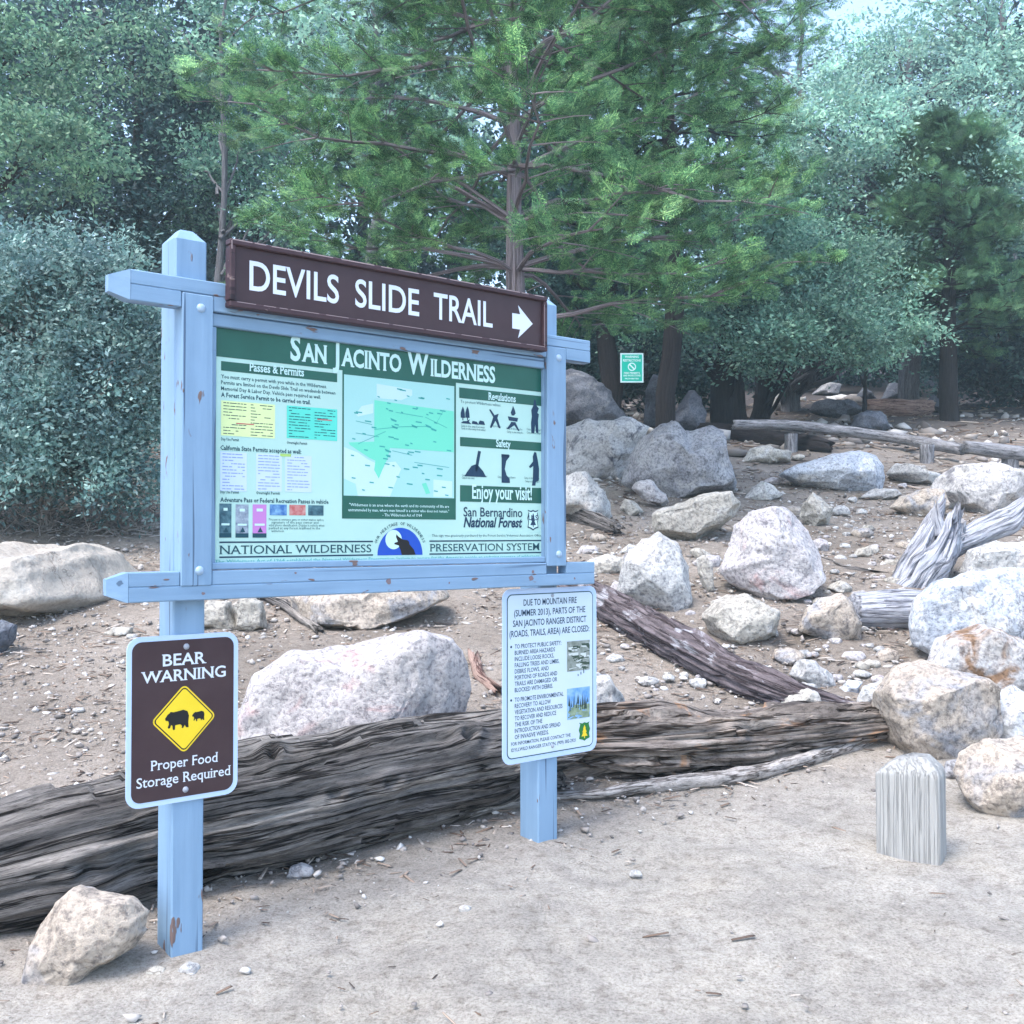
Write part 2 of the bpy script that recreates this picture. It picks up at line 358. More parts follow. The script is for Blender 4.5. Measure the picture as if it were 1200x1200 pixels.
board = empty('trail_signboard', BO+np.array([0, 0, .36]), 'pale blue painted timber frame holding the large green map panel', 'signboard')
PZ0 = .15
for uc, top in ((0, 2.315), (1.315, 2.315)):
    mb = MB()
    w = .0455; c0, c1 = -.102, 0
    e = .004
    pts = []
    for z, sh in ((PZ0, 0), (top, 0)):
        for (su, sn) in ((-w, c0), (w, c0), (w, c1), (-w, c1)):
            for q in (0, 1):
                uu = uc+su*(1 if q else 1-e/w); nn = (c0+c1)/2+(sn-(c0+c1)/2)*(1-2*e/(c1-c0) if q else 1)
                pts.append(bw(uu, z, nn))
    for (su, sn) in ((-.018, -.068), (.018, -.068), (.018, -.034), (-.018, -.034)): pts.append(bw(uc+su, top+.034, sn))
    hull(mb, pts)
    tilt_obj(mb.build('post', M['paint_v'], board))
NB = .047
def crossbeam(zb, zt, ul, ur, notch, low):
    mb = MB()
    # the beam is notched round the two upright battens
    segs = [(ul, -.0455), (.0455, 1.2695), (1.3605, ur)]
    za, zc = (zb, notch) if low else (notch, zt)
    bbox(mb, ul+.05, ur, za, zc, .001, NB, .003)
    ya, yc = (notch, zt) if low else (zb, notch)
    for k, (a, b) in enumerate(segs):
        if k == 0: a += .05
        if b-a > .01: bbox(mb, a, b, ya, yc, .001, NB, .0025)
    h = (zt-zb)
    hull(mb, [bw(ul+.05, z, n) for z in (zb, zt) for n in (.001, NB)] + [bw(ul, z, n) for z in (zb+h*.25, zt-h*.22) for n in (.001, NB-.022)])
    return tilt_obj(mb.build('crossbeam', M['paint_h'], board))
crossbeam(2.115, 2.197, -.235, 1.48, 2.158, False)
crossbeam(1.317, 1.397, -.235, 1.50, 1.358, True)
def bolt_head(mb, u, z, n, r=.009):
    V = []; Fc = []; k = 10
    for j, (rr, hh) in enumerate(((1.25, 0), (1.2, .15), (.85, .55), (.4, .75))):
        for i in range(k): V.append(bw(u+r*rr*math.cos(2*math.pi*i/k), z+r*rr*math.sin(2*math.pi*i/k), n+r*hh))
    for j in range(3):
        for i in range(k): Fc.append((j*k+i, j*k+(i+1) % k, (j+1)*k+(i+1) % k, (j+1)*k+i))
    Fc.append(tuple(3*k+i for i in range(k)))
    mb.add(V, Fc)
for uc, zb in ((0, 1.356), (1.315, 1.385)):
    mb = MB(); bbox(mb, uc-.0445, uc+.0445, zb, 2.156, .0005, NB+.003, .003)
    b = tilt_obj(mb.build('batten', M['paint_v'], board))
    for z in (2.118, zb+.042):
        mb = MB(); bolt_head(mb, uc+.008, z, NB+.003, .0105)
        bo_ = mb.build('bolt', M['bolt'], b, smooth=True); bo_.matrix_parent_inverse = b.matrix_basis.inverted()
# panel surround and panel
u0p, z1p = on_board(257, 371); u1p, _ = on_board(638, 430); _, z0p = on_board(257, 664)
u0p = .0605; u1p = 1.2665
for a_, b_ in ((.047, u0p), (u1p, 1.2695)):
    mb = MB(); bbox(mb, a_, b_, 1.402, 2.075, .004, .034, .002); tilt_obj(mb.build('stile', M['paint_v'], board))
for a_, b_, c_ in ((2.077, 2.113, .036), (1.399, z0p+.012, .040)):
    mb = MB(); bbox(mb, .047, 1.269, a_, b_, .004, c_, .003); tilt_obj(mb.build('rail', M['paint_h'], board))
mb = MB(); bbox(mb, u0p-.006, u1p+.003, z0p-.006, 2.09, .008, .02, .001)
panel = mb.build('map_panel', M['panel'], board)
tag(panel, 'green and white map panel headed San Jacinto Wilderness')

# --- lettering: text turned into flat mesh
_tcache = {}
def glyphs(s, bold=0., shear=0., res=3):
    key = (s, bold, shear, res)
    if key in _tcache: return _tcache[key]
    c = bpy.data.curves.new('t', 'FONT'); c.body = s; c.size = 1; c.offset = bold; c.shear = shear; c.resolution_u = res; c.fill_mode = 'FRONT'
    o = bpy.data.objects.new('t', c); COL.objects.link(o)
    bpy.context.view_layer.update()
    me = bpy.data.meshes.new_from_object(o.evaluated_get(bpy.context.evaluated_depsgraph_get()))
    V = np.array([v.co[:2] for v in me.vertices]).reshape(-1, 2); Fc = [tuple(p.vertices) for p in me.polygons]
    ec = {}
    for p in me.polygons:
        for k in p.edge_keys: ec[k] = ec.get(k, 0)+1
    bd = [k for k, n in ec.items() if n == 1]
    bpy.data.objects.remove(o); bpy.data.curves.remove(c); bpy.data.meshes.remove(me)
    _tcache[key] = (V, Fc, bd); return _tcache[key]
_capV = glyphs('H')[0]; CAP = float(_capV[:, 1].max()); XH = float(glyphs('x')[0][:, 1].max())
def text_flat(s, bold=0., shear=0., res=3, serif=0.):
    """returns vertices scaled so that capitals are 1 high, and faces (serif feet added at stem ends)"""
    V, Fc, bd = glyphs(s, bold, shear, res)
    if len(V) == 0: return np.zeros((0, 2)), [], np.zeros(0)
    V = V/CAP; Fc = list(Fc); lift = np.zeros(len(V))
    if serif:
        V = V.tolist(); lift = lift.tolist(); o = bold/CAP
        for y, up in ((-o, 1), (1+o, -1), (XH/CAP+o, -1)):
            iv = []
            for a, b in bd:
                if abs(V[a][1]-y) < .004 and abs(V[b][1]-y) < .004:
                    iv.append(sorted((V[a][0], V[b][0])))
            iv.sort()
            for i, ch in enumerate(s):                # letters with tails take no feet
                if ch in 'gjqy' and y < .95:
                    xa = glyphs(s[:i], bold, shear, res)[0][:, 0].max()/CAP if i else -1; xb = glyphs(s[:i+1], bold, shear, res)[0][:, 0].max()/CAP
                    iv = [q for q in iv if not (q[0] > xa and q[1] <= xb+.01)]
            for x0, x1 in iv:
                if .04 < x1-x0 < .34:
                    t = .075; n = len(V)
                    V += [[x0-serif, y], [x1+serif, y], [x1+serif*.9, y+up*t], [x0-serif*.9, y+up*t]]; lift += [.00012+.00002*(len(lift) % 7)]*4
                    Fc.append((n, n+1, n+2, n+3))
        V = np.array(V); lift = np.array(lift)
    return V, Fc, lift
class Print:                                  # flat print on a board-parallel face
    def __init__(s, n): s.n = n; s.mb = MB()
    def text(s, t, u, z, cap, width=None, align='L', bold=.0, shear=0., res=3, serif=0., caps2=None):
        V, Fc, lf = text_flat(t, bold, shear, res, serif)
        if len(V) == 0: return
        x0, x1 = V[:, 0].min(), V[:, 0].max(); sx = cap if width is None else width/(x1-x0)
        w = (x1-x0)*sx; ou = {'L': u, 'C': u-w/2, 'R': u-w}[align]
        s.mb.add([bw(ou+(q[0]-x0)*sx, z+q[1]*cap, s.n+l) for q, l in zip(V, lf)], Fc)
    def poly(s, pts, dn=0.): s.mb.add([bw(u, z, s.n+dn) for u, z in pts], [tuple(range(len(pts)))])
    def rect(s, u0, u1, z0, z1, dn=0.): s.poly([(u0, z0), (u1, z0), (u1, z1), (u0, z1)], dn)
    def disc(s, u, z, r, dn=0., a0=0, a1=2*math.pi, k=28, ry=None):
        s.poly([(u+r*math.cos(a0+(a1-a0)*i/k), z+(ry or r)*math.sin(a0+(a1-a0)*i/k)) for i in range(k+(0 if a1-a0 > 6.28 else 1))], dn)
    def build(s, name, m, parent):
        return s.mb.build(name, m, parent)
def pr(x0, y0, x1, y1):                        # photo corner pair (left top, right bottom) to board rectangle
    a = on_board(x0, y0); b = on_board(x1, y1); return a[0], b[0], b[1], a[1]
N0 = .0203
def ptext(P, t, x0, y0, x1, cap, **k):         # baseline start and end in the photo
    a = on_board(x0, y0); b = on_board(x1, y0); P.text(t, a[0], a[1], cap, width=b[0]-a[0], **k)
green = Print(N0+.0004); white = Print(N0+.0012); ink = Print(N0+.0004)
# header
zh = on_board(258, 418)[1]
green.rect(u0p+.0005, u1p-.0005, zh, 2.0765)
zc = on_board(258, 422)[1]
hu0, hb = on_board(340, 418); hu1, _ = on_board(580, 446)
cap1, cap2 = .069, .052
def heading(t, *a, **k):
    P = Print(N0+.0012); ptext(P, t, *a, **k); P.build('heading', M['panelwhite'], panel)
def small_caps(P, words, u0, u1, z, c1, c2, bold, serif):
    # first letters large, the rest small capitals, fitted to u0..u1
    items = []; x = 0
    for wi, wd in enumerate(words):
        for part, c in ((wd[0], c1), (wd[1:], c2)):
            V = text_flat(part, bold, 0, 3, serif)[0]; w = (V[:, 0].max()-V[:, 0].min())*c
            items.append((part, c, x, w)); x += w+.10*c2
        x += .42*c2
    tot = items[-1][2]+items[-1][3]; k = (u1-u0)/tot
    for part, c, xx, w in items: P.text(part, u0+xx*k, z, c, width=w*k, bold=bold, serif=serif)
Pt = Print(N0+.0012); small_caps(Pt, ['SAN', 'JACINTO', 'WILDERNESS'], hu0, hu1, hb-.008, cap1, cap2, .030, .05); Pt.build('panel_title', M['panelwhite'], panel)
# left column
def bar(x0, y0, x1, y1): green.rect(*pr(x0, y0, x1, y1))
bar(259, 423, 395, 448)
heading('Passes & Permits', 292, 434.5, 356, .023, bold=.02, serif=.06)
tx = [(259, 443, 383, 'You must carry a permit with you while in the Wilderness.'),
      (259, 450, 393, 'Permits are limited on the Devils Slide Trail on weekends between'), (259, 457, 376, 'Memorial Day & Labor Day. Vehicle pass required as well.')]
for x0, y0, x1, t in tx: ptext(ink, t, x0, y0, x1, .0105, res=1, bold=.012)
for x0, y0, x1, t in [(259, 465, 364, 'A Forest Service Permit to be carried on trail.'), (258, 527, 353, 'California State Permits accepted as well:'), (258, 588, 385, 'Adventure Pass or Federal Recreation Passes in vehicle')]:
    ptext(ink, t, x0, y0, x1, .0125, res=1, bold=.022)
for x0, y0, x1, t in [(259, 516, 280, 'Day Use Permit'), (336, 520, 360, 'Overnight Permit'), (258, 578, 280, 'Day Use Permit'), (300, 579, 328, 'Overnight Permit')]:
    ptext(ink, t, x0, y0, x1, .008, res=1, bold=.015)
rg = random.Random(4)
def card(name, x0, y0, x1, y1, m, linem=None, rows=0, cols=1):
    a, b, c, d = pr(x0, y0, x1, y1)
    P = Print(N0+.0004); P.rect(a, b, c, d)
    o = P.build(name, m, panel)
    return a, b, c, d
def clines(P, a, b, c, d, rows, cols=1, th=.35):
    for k in range(cols):
        x0 = a+(b-a)*(k+.08)/cols; x1 = a+(b-a)*(k+.92)/cols
        for r_ in range(rows):
            z = d-(d-c)*(r_+.7)/(rows+.4); h = (d-c)/rows*th
            x = x0
            while x < x1-.004:
                l = min(rg.uniform(.004, .022), x1-x)
                if rg.random() < .86: P.rect(x, x+l, z-h/2, z+h/2)
                x += l+.0022
                if rg.random() < .06: break
M['card_y'] = flat('yellow_permit_paper', (.62, .74, .36), .5); M['card_g'] = flat('green_permit_paper', (.10, .62, .50), .5)
M['card_b'] = flat('blue_white_permit_paper', (.50, .62, .84), .5); M['grayblue'] = flat('faded_blue_print', (.24, .32, .55), .5)
M['red'] = flat('faded_red_print', (.50, .12, .12), .5); M['magenta'] = flat('faded_pink_print', (.48, .20, .50), .5)
M['navy'] = flat('emblem_blue', (.012, .07, .42), .4); M['photoblue'] = worn('photo_blue', (.03, .12, .35), (.20, .40, .60), .4, 60)
M['photored'] = worn('photo_red', (.40, .07, .07), (.55, .30, .28), .4, 60); M['photodark'] = worn('photo_dark', (.02, .07, .10), (.10, .22, .26), .4, 60)
M['photogrey'] = worn('photo_grey', (.12, .16, .22), (.40, .48, .55), .4, 60); M['mapgreen'] = flat('map_forest_green', (.15, .62, .44), .4)
M['mapwhite'] = flat('map_paper', (.56, .74, .80), .4); M['maplight'] = flat('map_pale_blue', (.33, .60, .57), .4); M['mapdot'] = flat('map_place_names', (.04, .33, .30), .5)
M['maptown'] = flat('map_towns', (.47, .66, .67), .4); M['lime'] = flat('lime_tab', (.35, .55, .15), .5)
fine = Print(N0+.0008); fineb = Print(N0+.0008); finer = Print(N0+.0009)
q = card('yellow_permit', 259, 469, 322, 514, M['card_y']); clines(fine, *q, 11, 2, .22); finer.rect(q[0]+.045, q[0]+.10, q[2]+.035, q[2]+.038)
q = card('green_permit', 336, 475, 395, 517, M['card_g']); clines(fine, *q, 11, 2, .25); finer.rect(q[0]+.10, q[0]+.15, q[3]-.036, q[3]-.033)
for x0, y0, x1, y1 in ((258, 529, 289, 576), (300, 531, 330, 576), (334, 533, 365, 577)):
    q = card('state_permit', x0, y0, x1, y1, M['card_b']); clines(fineb, *q, 12, 1, .3)
P = Print(N0+.001); a = pr(328, 531.5, 341, 535.5); P.rect(*a); P.build('green_tab', M['lime'], panel)
for x0, y0, x1, y1, m in ((257, 590, 271, 630, 'photodark'), (276, 591, 291, 630, 'photogrey'), (296, 591, 312, 630, 'magenta')):
    a, b, c, d = card('pass_card', x0, y0, x1, y1, M[m])
    white.rect(a+.006, b-.006, c+(d-c)*.36, c+(d-c)*.42); white.rect(a+.012, b-.012, d-.02, d-.012)
    fine.rect(a, b, c, c+(d-c)*.13); fine.poly([(a+(b-a)*.35, c+(d-c)*.16), (a+(b-a)*.75, c+(d-c)*.16), (a+(b-a)*.55, c+(d-c)*.32)])
for x0, y0, x1, y1, m in ((316, 591, 336, 604, 'photoblue'), (339, 591.5, 358, 604, 'photored'), (361, 592, 379, 604.3, 'photodark')):
    card('pass_photo', x0, y0, x1, y1, M[m])
for i, (x0, x1) in enumerate(((315, 379), (318, 373), (315, 380), (315, 375), (318, 333))):
    ptext(ink, ['Present at entrance gate or visitor station with a', 'signature of the pass owner and', 'valid photo identification. Display in vehicle when', 'parked at any forest trailhead in the', 'wilderness.'][i], x0, 610+i*3.4, x1, .0072, res=1)
# map block
mu0, mz1 = on_board(403, 434); mu1, mz0 = on_board(532, 584); du0, _ = on_board(401, 500); du1, dz0 = on_board(534, 609)
green.rect(du0, mu0, mz0, zh); green.rect(mu1, du1, mz0, zh); green.rect(du0, du1, dz0, mz0)
P = Print(N0+.0005); P.rect(mu0, mu1, mz0, zh-.012); mp_ = P.build('trail_map', M['maplight'], panel)
green.rect(mu0, mu1, zh-.012, zh)
def mp(a, b): return mu0+(mu1-mu0)*a, mz0+(mz1-.012-mz0)*b
P = Print(N0+.0009)
P.poly([mp(.26, .81), mp(.62, .79), mp(.995, .775), mp(.995, .41), mp(.40, .415), mp(.38, .33), mp(.33, .22), mp(.30, .15), mp(.26, .22), mp(.27, .30), mp(.22, .32), mp(.05, .42), mp(.04, .44), mp(.26, .46)])
P.poly([mp(.69, .12), mp(.73, .03), mp(.77, .04), mp(.73, .13)])
P.build('wilderness_area', M['mapgreen'], panel)
P = Print(N0+.0007)
P.poly([mp(.0, .40), mp(.12, .36), mp(.2, .31), mp(.27, .28), mp(.45, .30), mp(.5, .24), mp(.44, .1), mp(.40, .0), mp(.12, .0), mp(.1, .1), mp(.0, .14)])
P.poly([mp(.10, .68), mp(.15, .75), mp(.25, .78), mp(.25, .70), mp(.12, .66)]); P.poly([mp(.8, .01), mp(.8, .16), mp(.98, .15), mp(.98, .01)])
P.poly([mp(.28, .83), mp(.28, .95), mp(.6, .93), mp(.6, .88), mp(.5, .83)])
P.build('map_key', M['maptown'], panel)
P = Print(N0+.0013)
for k in range(62):
    a, b = rg.uniform(.04, .93), rg.uniform(.02, .93); w = rg.uniform(.015, .06)
    P.poly([mp(a, b), mp(a+w, b-.004), mp(a+w, b+.006), mp(a, b+.01)])
for a0, b0, a1, b1 in ((.26, .56, .5, .60), (.5, .6, .74, .62), (.45, .72, .7, .70), (.12, .43, .36, .55), (.1, .52, .3, .50), (.72, .70, .93, .62), (.9, .78, .83, .66), (.42, .39, .6, .36), (.62, .30, .95, .27), (.1, .62, .24, .60)):
    (u_, z_), (u2, z2) = mp(a0, b0), mp(a1, b1); P.poly([(u_, z_), (u2, z2), (u2, z2+.0016), (u_, z_+.0016)])
for a, b in ((.43, .66), (.62, .62), (.75, .63), (.80, .605), (.44, .60), (.38, .395)):
    u_, z_ = mp(a, b); P.poly([(u_-.012, z_+.004), (u_+.012, z_-.003), (u_+.010, z_-.008), (u_-.008, z_-.004)])
P.build('map_print', M['mapdot'], panel)
qw = Print(N0+.0012)
for i, (t, x0, x1) in enumerate((('"Wilderness is an area where the earth and its community of life are', 409, 526), ('untrammeled by man, where man himself is a visitor who does not remain."', 408, 526), ('- The Wilderness Act of 1964', 448, 494))):
    ptext(qw, t, x0, 593+i*6, x1, .0088, res=1, bold=.01)
qw.build('quotation', M['panelwhite'], panel)
# right column
bar(538, 454, 635, 476); bar(539, 512, 636, 529); bar(539, 568.5, 637, 590)
def rtext(P, t, x0, y0, x1, cap, **k): ptext(P, t, x0, y0, x1, cap, **k)
heading('Regulations', 572, 468.2, 604, .024, bold=.02, serif=.06); heading('Safety', 581, 523.4, 598, .024, bold=.02, serif=.06); heading('Enjoy your visit!', 553, 584, 623, .046, bold=.02, serif=.06)
rtext(ink, 'To protect Wilderness values:', 539.5, 472, 587, .010, res=1)
for y0, x0, x1 in ((500, 540, 568), (503, 540, 569), (500, 575, 587), (503, 593, 612), (507, 594, 613), (504, 617, 634), (508, 617, 634), (558, 541, 571), (561, 541, 556), (560, 583, 604), (561, 614, 632), (565, 615, 632)):
    rtext(ink, 'Camp in sites away from water'[:int((x1-x0)*1.1)+2], x0, y0, x1, .0075, res=1)
dk = Print(N0+.0005)
def pic(cx, cy, pts, s=.1):                    # small pictogram, points in cm about its centre
    u, z = on_board(cx, cy)
    Q = Print(N0+.0005); Q.poly([(u+a*.01, z+b*.01) for a, b in pts]); Q.build('pictogram', M['darkink'], panel)
for dx in (-.9, .9):                           # trees above tents
    pic(545+dx*3, 484, [(-.9, -1.6), (-.2, -1.6), (-.2, -2.4), (.2, -2.4), (.2, -1.6), (.9, -1.6), (.8, -.2), (.5, 1.2), (0, 2.2), (-.5, 1.2), (-.9, 0)])
pic(546, 494.5, [(-2.2, -.5), (2.2, -.6), (1.2, .2), (1.6, 1.0), (.2, .3), (-1.2, .2)])
pic(557, 495.5, [(-1.6, -.4), (1.4, -.6), (.6, .4), (-1.2, .6)]); pic(564, 496, [(-1.3, -.5), (1.6, -.5), (1.0, .7), (-.6, .9), (-1.1, .3)])
pic(580, 491, [(-2.6, 3.0), (-1.9, 3.1), (-.2, 1.3), (1.6, 1.9), (1.0, .4), (2.4, -3.0), (1.6, -3.0), (.2, -.6), (-1.6, -3.2), (-2.2, -3.0), (-.8, .6)])
pic(601, 485, [(-.4, 1.6), (0, 2.8), (.8, 1.4), (1.2, .2), (.4, -.6), (-.6, -.6), (-1.0, .4)]); pic(601, 492.5, [(-2.3, 1.2), (2.3, .9), (1.9, -.4), (-1.8, -.2)])
pic(601, 499, [(-2.8, -1.2), (-1.2, .6), (-.8, 1.3), (1.1, 1.3), (2.9, -1.6), (2.3, -1.6), (.6, .2), (-1.9, -1.2)])
pic(626.5, 489, [(-1.6, -5.6), (-.2, -5.6), (.2, -2.5), (.6, -5.4), (1.7, -5.4), (1.5, -1), (1.9, 1.2), (1.2, 1.6), (1.9, 3.2), (.8, 4.2), (.4, 6.0), (-.3, 6.2), (-.7, 4), (-1.6, 2.4), (-1.3, .2), (-1.7, -2)])
pic(557, 551, [(-4.6, -2.2), (4.6, -2.2), (3.2, -.2), (1.2, 1.6), (.2, 2.0), (-1.6, 1.4), (-3.4, -.6)]); pic(559, 540, [(-.9, -3.4), (.1, -3.6), (1.6, 3.2), (.4, 3.4), (-.3, .4)])
pic(592.5, 548, [(-1.8, -5.2), (1.9, -5.2), (1.7, -3.8), (.4, -2.6), (-.4, -.5), (.2, 2.2), (1.9, 4.2), (-1.8, 4.4)]); pic(592, 534.5, [(-1.7, -.5), (1.7, -.5), (1.7, .6), (-1.7, .6)])
pic(626.5, 549, [(-1.3, -6), (.3, -6), (.5, -4.6), (1.9, -4.2), (2.0, 0), (1.4, 3), (.7, 5.6), (-.2, 5.8), (-.9, 4.2), (-.8, 2.4), (-2.6, .6), (-2.2, 0), (-.7, .8), (-.9, -4)])
Pf = Print(N0+.0005); Pf.text('San Bernardino', on_board(543, 606)[0], on_board(543, 605)[1], .030, width=on_board(612, 605)[0]-on_board(543, 605)[0], bold=.012)
Pf.text('National Forest', on_board(543, 618)[0], on_board(543, 617.5)[1], .032, width=on_board(612, 617)[0]-on_board(543, 617)[0], bold=.03, shear=.25); Pf.build('forest_name', M['darkink'], panel)
def shield(P, u, z, w, h, dn=0., k=1.0):
    P.poly([(u+a*w*.5*k, z+b*h*.5*k) for a, b in ((-.75, .78), (-.95, 1), (-.4, .88), (0, .98), (.4, .88), (.95, 1), (.75, .78), (1, .2), (.82, -.2), (.95, -.72), (.35, -.85), (0, -1), (-.35, -.85), (-.95, -.72), (-.82, -.2), (-1, .2))], dn)
def conifer(P, u, z, w, h, dn=0.):
    P.poly([(u+a*w, z+b*h) for a, b in ((-.07, -.5), (.07, -.5), (.07, -.35), (.5, -.35), (.2, -.05), (.36, -.05), (.14, .22), (.22, .22), (0, .5), (-.22, .22), (-.14, .22), (-.36, -.05), (-.2, -.05), (-.5, -.35), (-.07, -.35))], dn)
us, zs = on_board(624.5, 609.5)
shield(dk, us, zs, .052, .072)
lt = Print(N0+.0009); shield(lt, us, zs, .052, .072, 0, .86); lt.build('shield_face', M['panelwhite'], panel)
dk3 = Print(N0+.0013); conifer(dk3, us, zs, .026, .05); dk3.text('U', us-.021, zs, .017, bold=.02); dk3.text('S', us+.010, zs, .017, bold=.02)
ptext(dk, 'This sign was graciously purchased by the Forest Service Volunteer Association Office', 506, 629, 634, .008, res=1)
# bottom band
zl = [on_board(258, y)[1] for y in (635.5, 653)]
ub = [on_board(x, 640)[0] for x in (257, 437, 503, 637)]
for z in zl:
    dk.rect(max(ub[0], u0p+.001), ub[1], z-.0022, z+.0022); dk.rect(ub[2], min(ub[3], u1p-.001), z-.0022, z+.0022)
bz = zl[1]+.0085; bc = zl[0]-zl[1]-.018
Pb = Print(N0+.0006); Pb.text('NATIONAL WILDERNESS', max(ub[0], u0p+.002), bz, bc, width=ub[1]-ub[0]-.006, bold=.004, serif=.07); Pb.build('band_lettering', M['ink'], panel)
Pb = Print(N0+.0006); Pb.text('PRESERVATION SYSTEM', ub[2]+.002, bz, bc, width=min(ub[3], u1p-.004)-ub[2]-.006, bold=.004, serif=.07); Pb.build('band_lettering', M['ink'], panel)
P = Print(N0+.0004); P.text('The Wilderness Act of 1964 established the National Wilderness Preservation System to secure for the American people an enduring resource of wilderness.', u0p+.004, zl[1]-.016, .009, width=u1p-u0p-.012, res=1); P.build('fine_print', M['mapdot'], panel)
ue, ze = on_board(469, 650.5); re_ = on_board(495, 650)[0]-ue
P = Print(N0+.0005); P.disc(ue, ze, re_, 0, 0, math.pi, 30, re_*1.02); emblem = P.build('emblem', M['navy'], panel)
P = Print(N0+.0009); P.disc(ue-re_*.3, ze+re_*.58, re_*.36); P.build('moon', M['panelwhite'], panel)
P = Print(N0+.0013); P.poly([(ue+a*re_, ze+b*re_) for a, b in ((.06, .005), (.68, .005), (.6, .2), (.4, .4), (.38, .5), (.30, .56), (.10, .58), (-.10, .70), (-.18, .78), (-.2, .68), (-.12, .5), (-.26, .46), (-.28, .41), (-.08, .36), (.0, .2))]); P.build('wolf', M['black'], panel)
P = Print(N0+.0005)
for i, ch in enumerate('OUR HERITAGE OF WILDERNESS'):
    if ch == ' ': continue
    a = math.pi*(.86-.72*i/25); V, Fc, _ = text_flat(ch, .01, 0, 1)
    cx = V[:, 0].mean(); sc_ = .0095
    P.mb.add([bw(ue+math.cos(a)*re_*1.12+((q[0]-cx)*math.sin(a)+q[1]*math.cos(a))*sc_, ze+math.sin(a)*re_*1.12+(-(q[0]-cx)*math.cos(a)+q[1]*math.sin(a))*sc_, P.n) for q in V], Fc)
P.build('emblem_lettering', M['ink'], panel)
green.build('green_bands', M['dgreen'], panel); white.build('white_lettering', M['panelwhite'], panel); ink.build('lettering', M['ink'], panel); dk.build('dark_lettering', M['darkink'], panel); dk3.build('shield_tree', M['darkink'], panel)
fine.build('permit_print', M['ink'], panel); fineb.build('blue_print', M['grayblue'], panel); finer.build('red_print', M['red'], panel)
# nail holes and knots of bare wood on the beams
mb = MB()
for (u, z, r_) in ((.62, 1.352, .011), (1.197, 1.345, .012), (1.205, 1.368, .007), (.02, 1.335, .006), (.30, 1.385, .004), (.85, 1.34, .004), (1.40, 1.34, .005)):
    pts = [bw(u+r_*math.cos(k*.7)*rg.uniform(.6, 1.2), z+r_*math.sin(k*.7)*rg.uniform(.5, 1), NB+.0006) for k in range(9)]
    mb.add(pts, [tuple(range(9))])
mb.build('bare_knots', flat('bare_wood_knots', (.20, .15, .16), .9), board)

# ------------------------------------------------------------------ trail name sign
def sheet_round(mb, u0, u1, z0, z1, n0, n1, r, k=6):
    pts = []
    for cx, cz, a0 in ((u1-r, z1-r, 0), (u0+r, z1-r, 90), (u0+r, z0+r, 180), (u1-r, z0+r, 270)):
        for i in range(k+1):
            a = R(a0+90*i/k); pts.append((cx+r*math.cos(a), cz+r*math.sin(a)))
    n = len(pts); V = [bw(u, z, n0) for u, z in pts]+[bw(u, z, n1) for u, z in pts]
    mb.add(V, [tuple(range(n-1, -1, -1)), tuple(range(n, 2*n))]+[(i, (i+1) % n, n+(i+1) % n, n+i) for i in range(n)])
ts = empty('trail_name_sign', bw(.65, 2.12, .07), 'long dark brown sign reading DEVILS SLIDE TRAIL with white arrow', 'sign')
NT = .085
a = on_board(270, 278, NT); b = on_board(642, 348, NT); c = on_board(642, 412, NT)
tu0, tu1, tz1, tz0 = a[0], b[0], (a[1]+b[1])/2, c[1]
mb = MB(); bbox(mb, tu0+.012, tu1-.012, tz0+.012, tz1-.012, NB+.002, NT-.012, .001); tilt_obj(mb.build('sign_board', M['brown'], ts))
mb = MB(); fw = .017
bbox(mb, tu0, tu1, tz1-fw, tz1, NB+.004, NT, .003); bbox(mb, tu0, tu1, tz0, tz0+fw, NB+.004, NT, .003)
bbox(mb, tu0, tu0+fw, tz0+fw+.0005, tz1-fw-.0005, NB+.004, NT, .003); bbox(mb, tu1-fw, tu1, tz0+fw+.0005, tz1-fw-.0005, NB+.004, NT, .003)
tilt_obj(mb.build('frame', M['brown_frame'], ts))
mb = MB()
for (u0, u1, z0, z1) in ((tu0+.004, tu1-.004, tz1-.0045, tz1-.0015), (tu0+fw+.002, tu1-fw, tz0+fw-.003, tz0+fw-.0012), (tu0+.003, tu0+.006, tz1-.03, tz1-.006), (tu1-fw+.001, tu1-fw+.003, tz0+.012, tz1-.03)):
    L = 60; x = u0
    if u1-u0 > z1-z0:
        while x < u1-.01:
            l = rg.uniform(.02, .12); l = min(l, u1-x)
            mb.add([bw(x, z0, NT+.0005), bw(x+l, z0, NT+.0005), bw(x+l*.97, z1, NT+.0005), bw(x+l*.05, z1, NT+.0005)], [(0, 1, 2, 3)]); x += l+rg.uniform(0, .03)
    else: mb.add([bw(u0, z0, NT+.0005), bw(u1, z0, NT+.0005), bw(u1, z1, NT+.0005), bw(u0, z1, NT+.0005)], [(0, 1, 2, 3)])
mb.build('worn_edge', M['edge'], ts)
NL = NT-.012
P = Print(NL+.0012)
for t, x0, x1, y0 in (('DEVILS', 292, 397, 344), ('SLIDE', 416, 491, 366), ('TRAIL', 508, 577, 384)):
    a = on_board(x0, y0, NL); b = on_board(x1, y0, NL)
    P.text(t, a[0], 2.184, .081, width=b[0]-a[0], bold=.012, res=5)
a = on_board(600, 377, NL); b = on_board(624, 380, NL); zc = 2.217; L = b[0]-a[0]
P.poly([(a[0], zc-.026), (a[0]+L*.38, zc-.026), (a[0]+L*.28, zc-.056), (b[0], zc), (a[0]+L*.28, zc+.056), (a[0]+L*.38, zc+.026), (a[0], zc+.026)])
P.build('lettering', M['white'], ts)

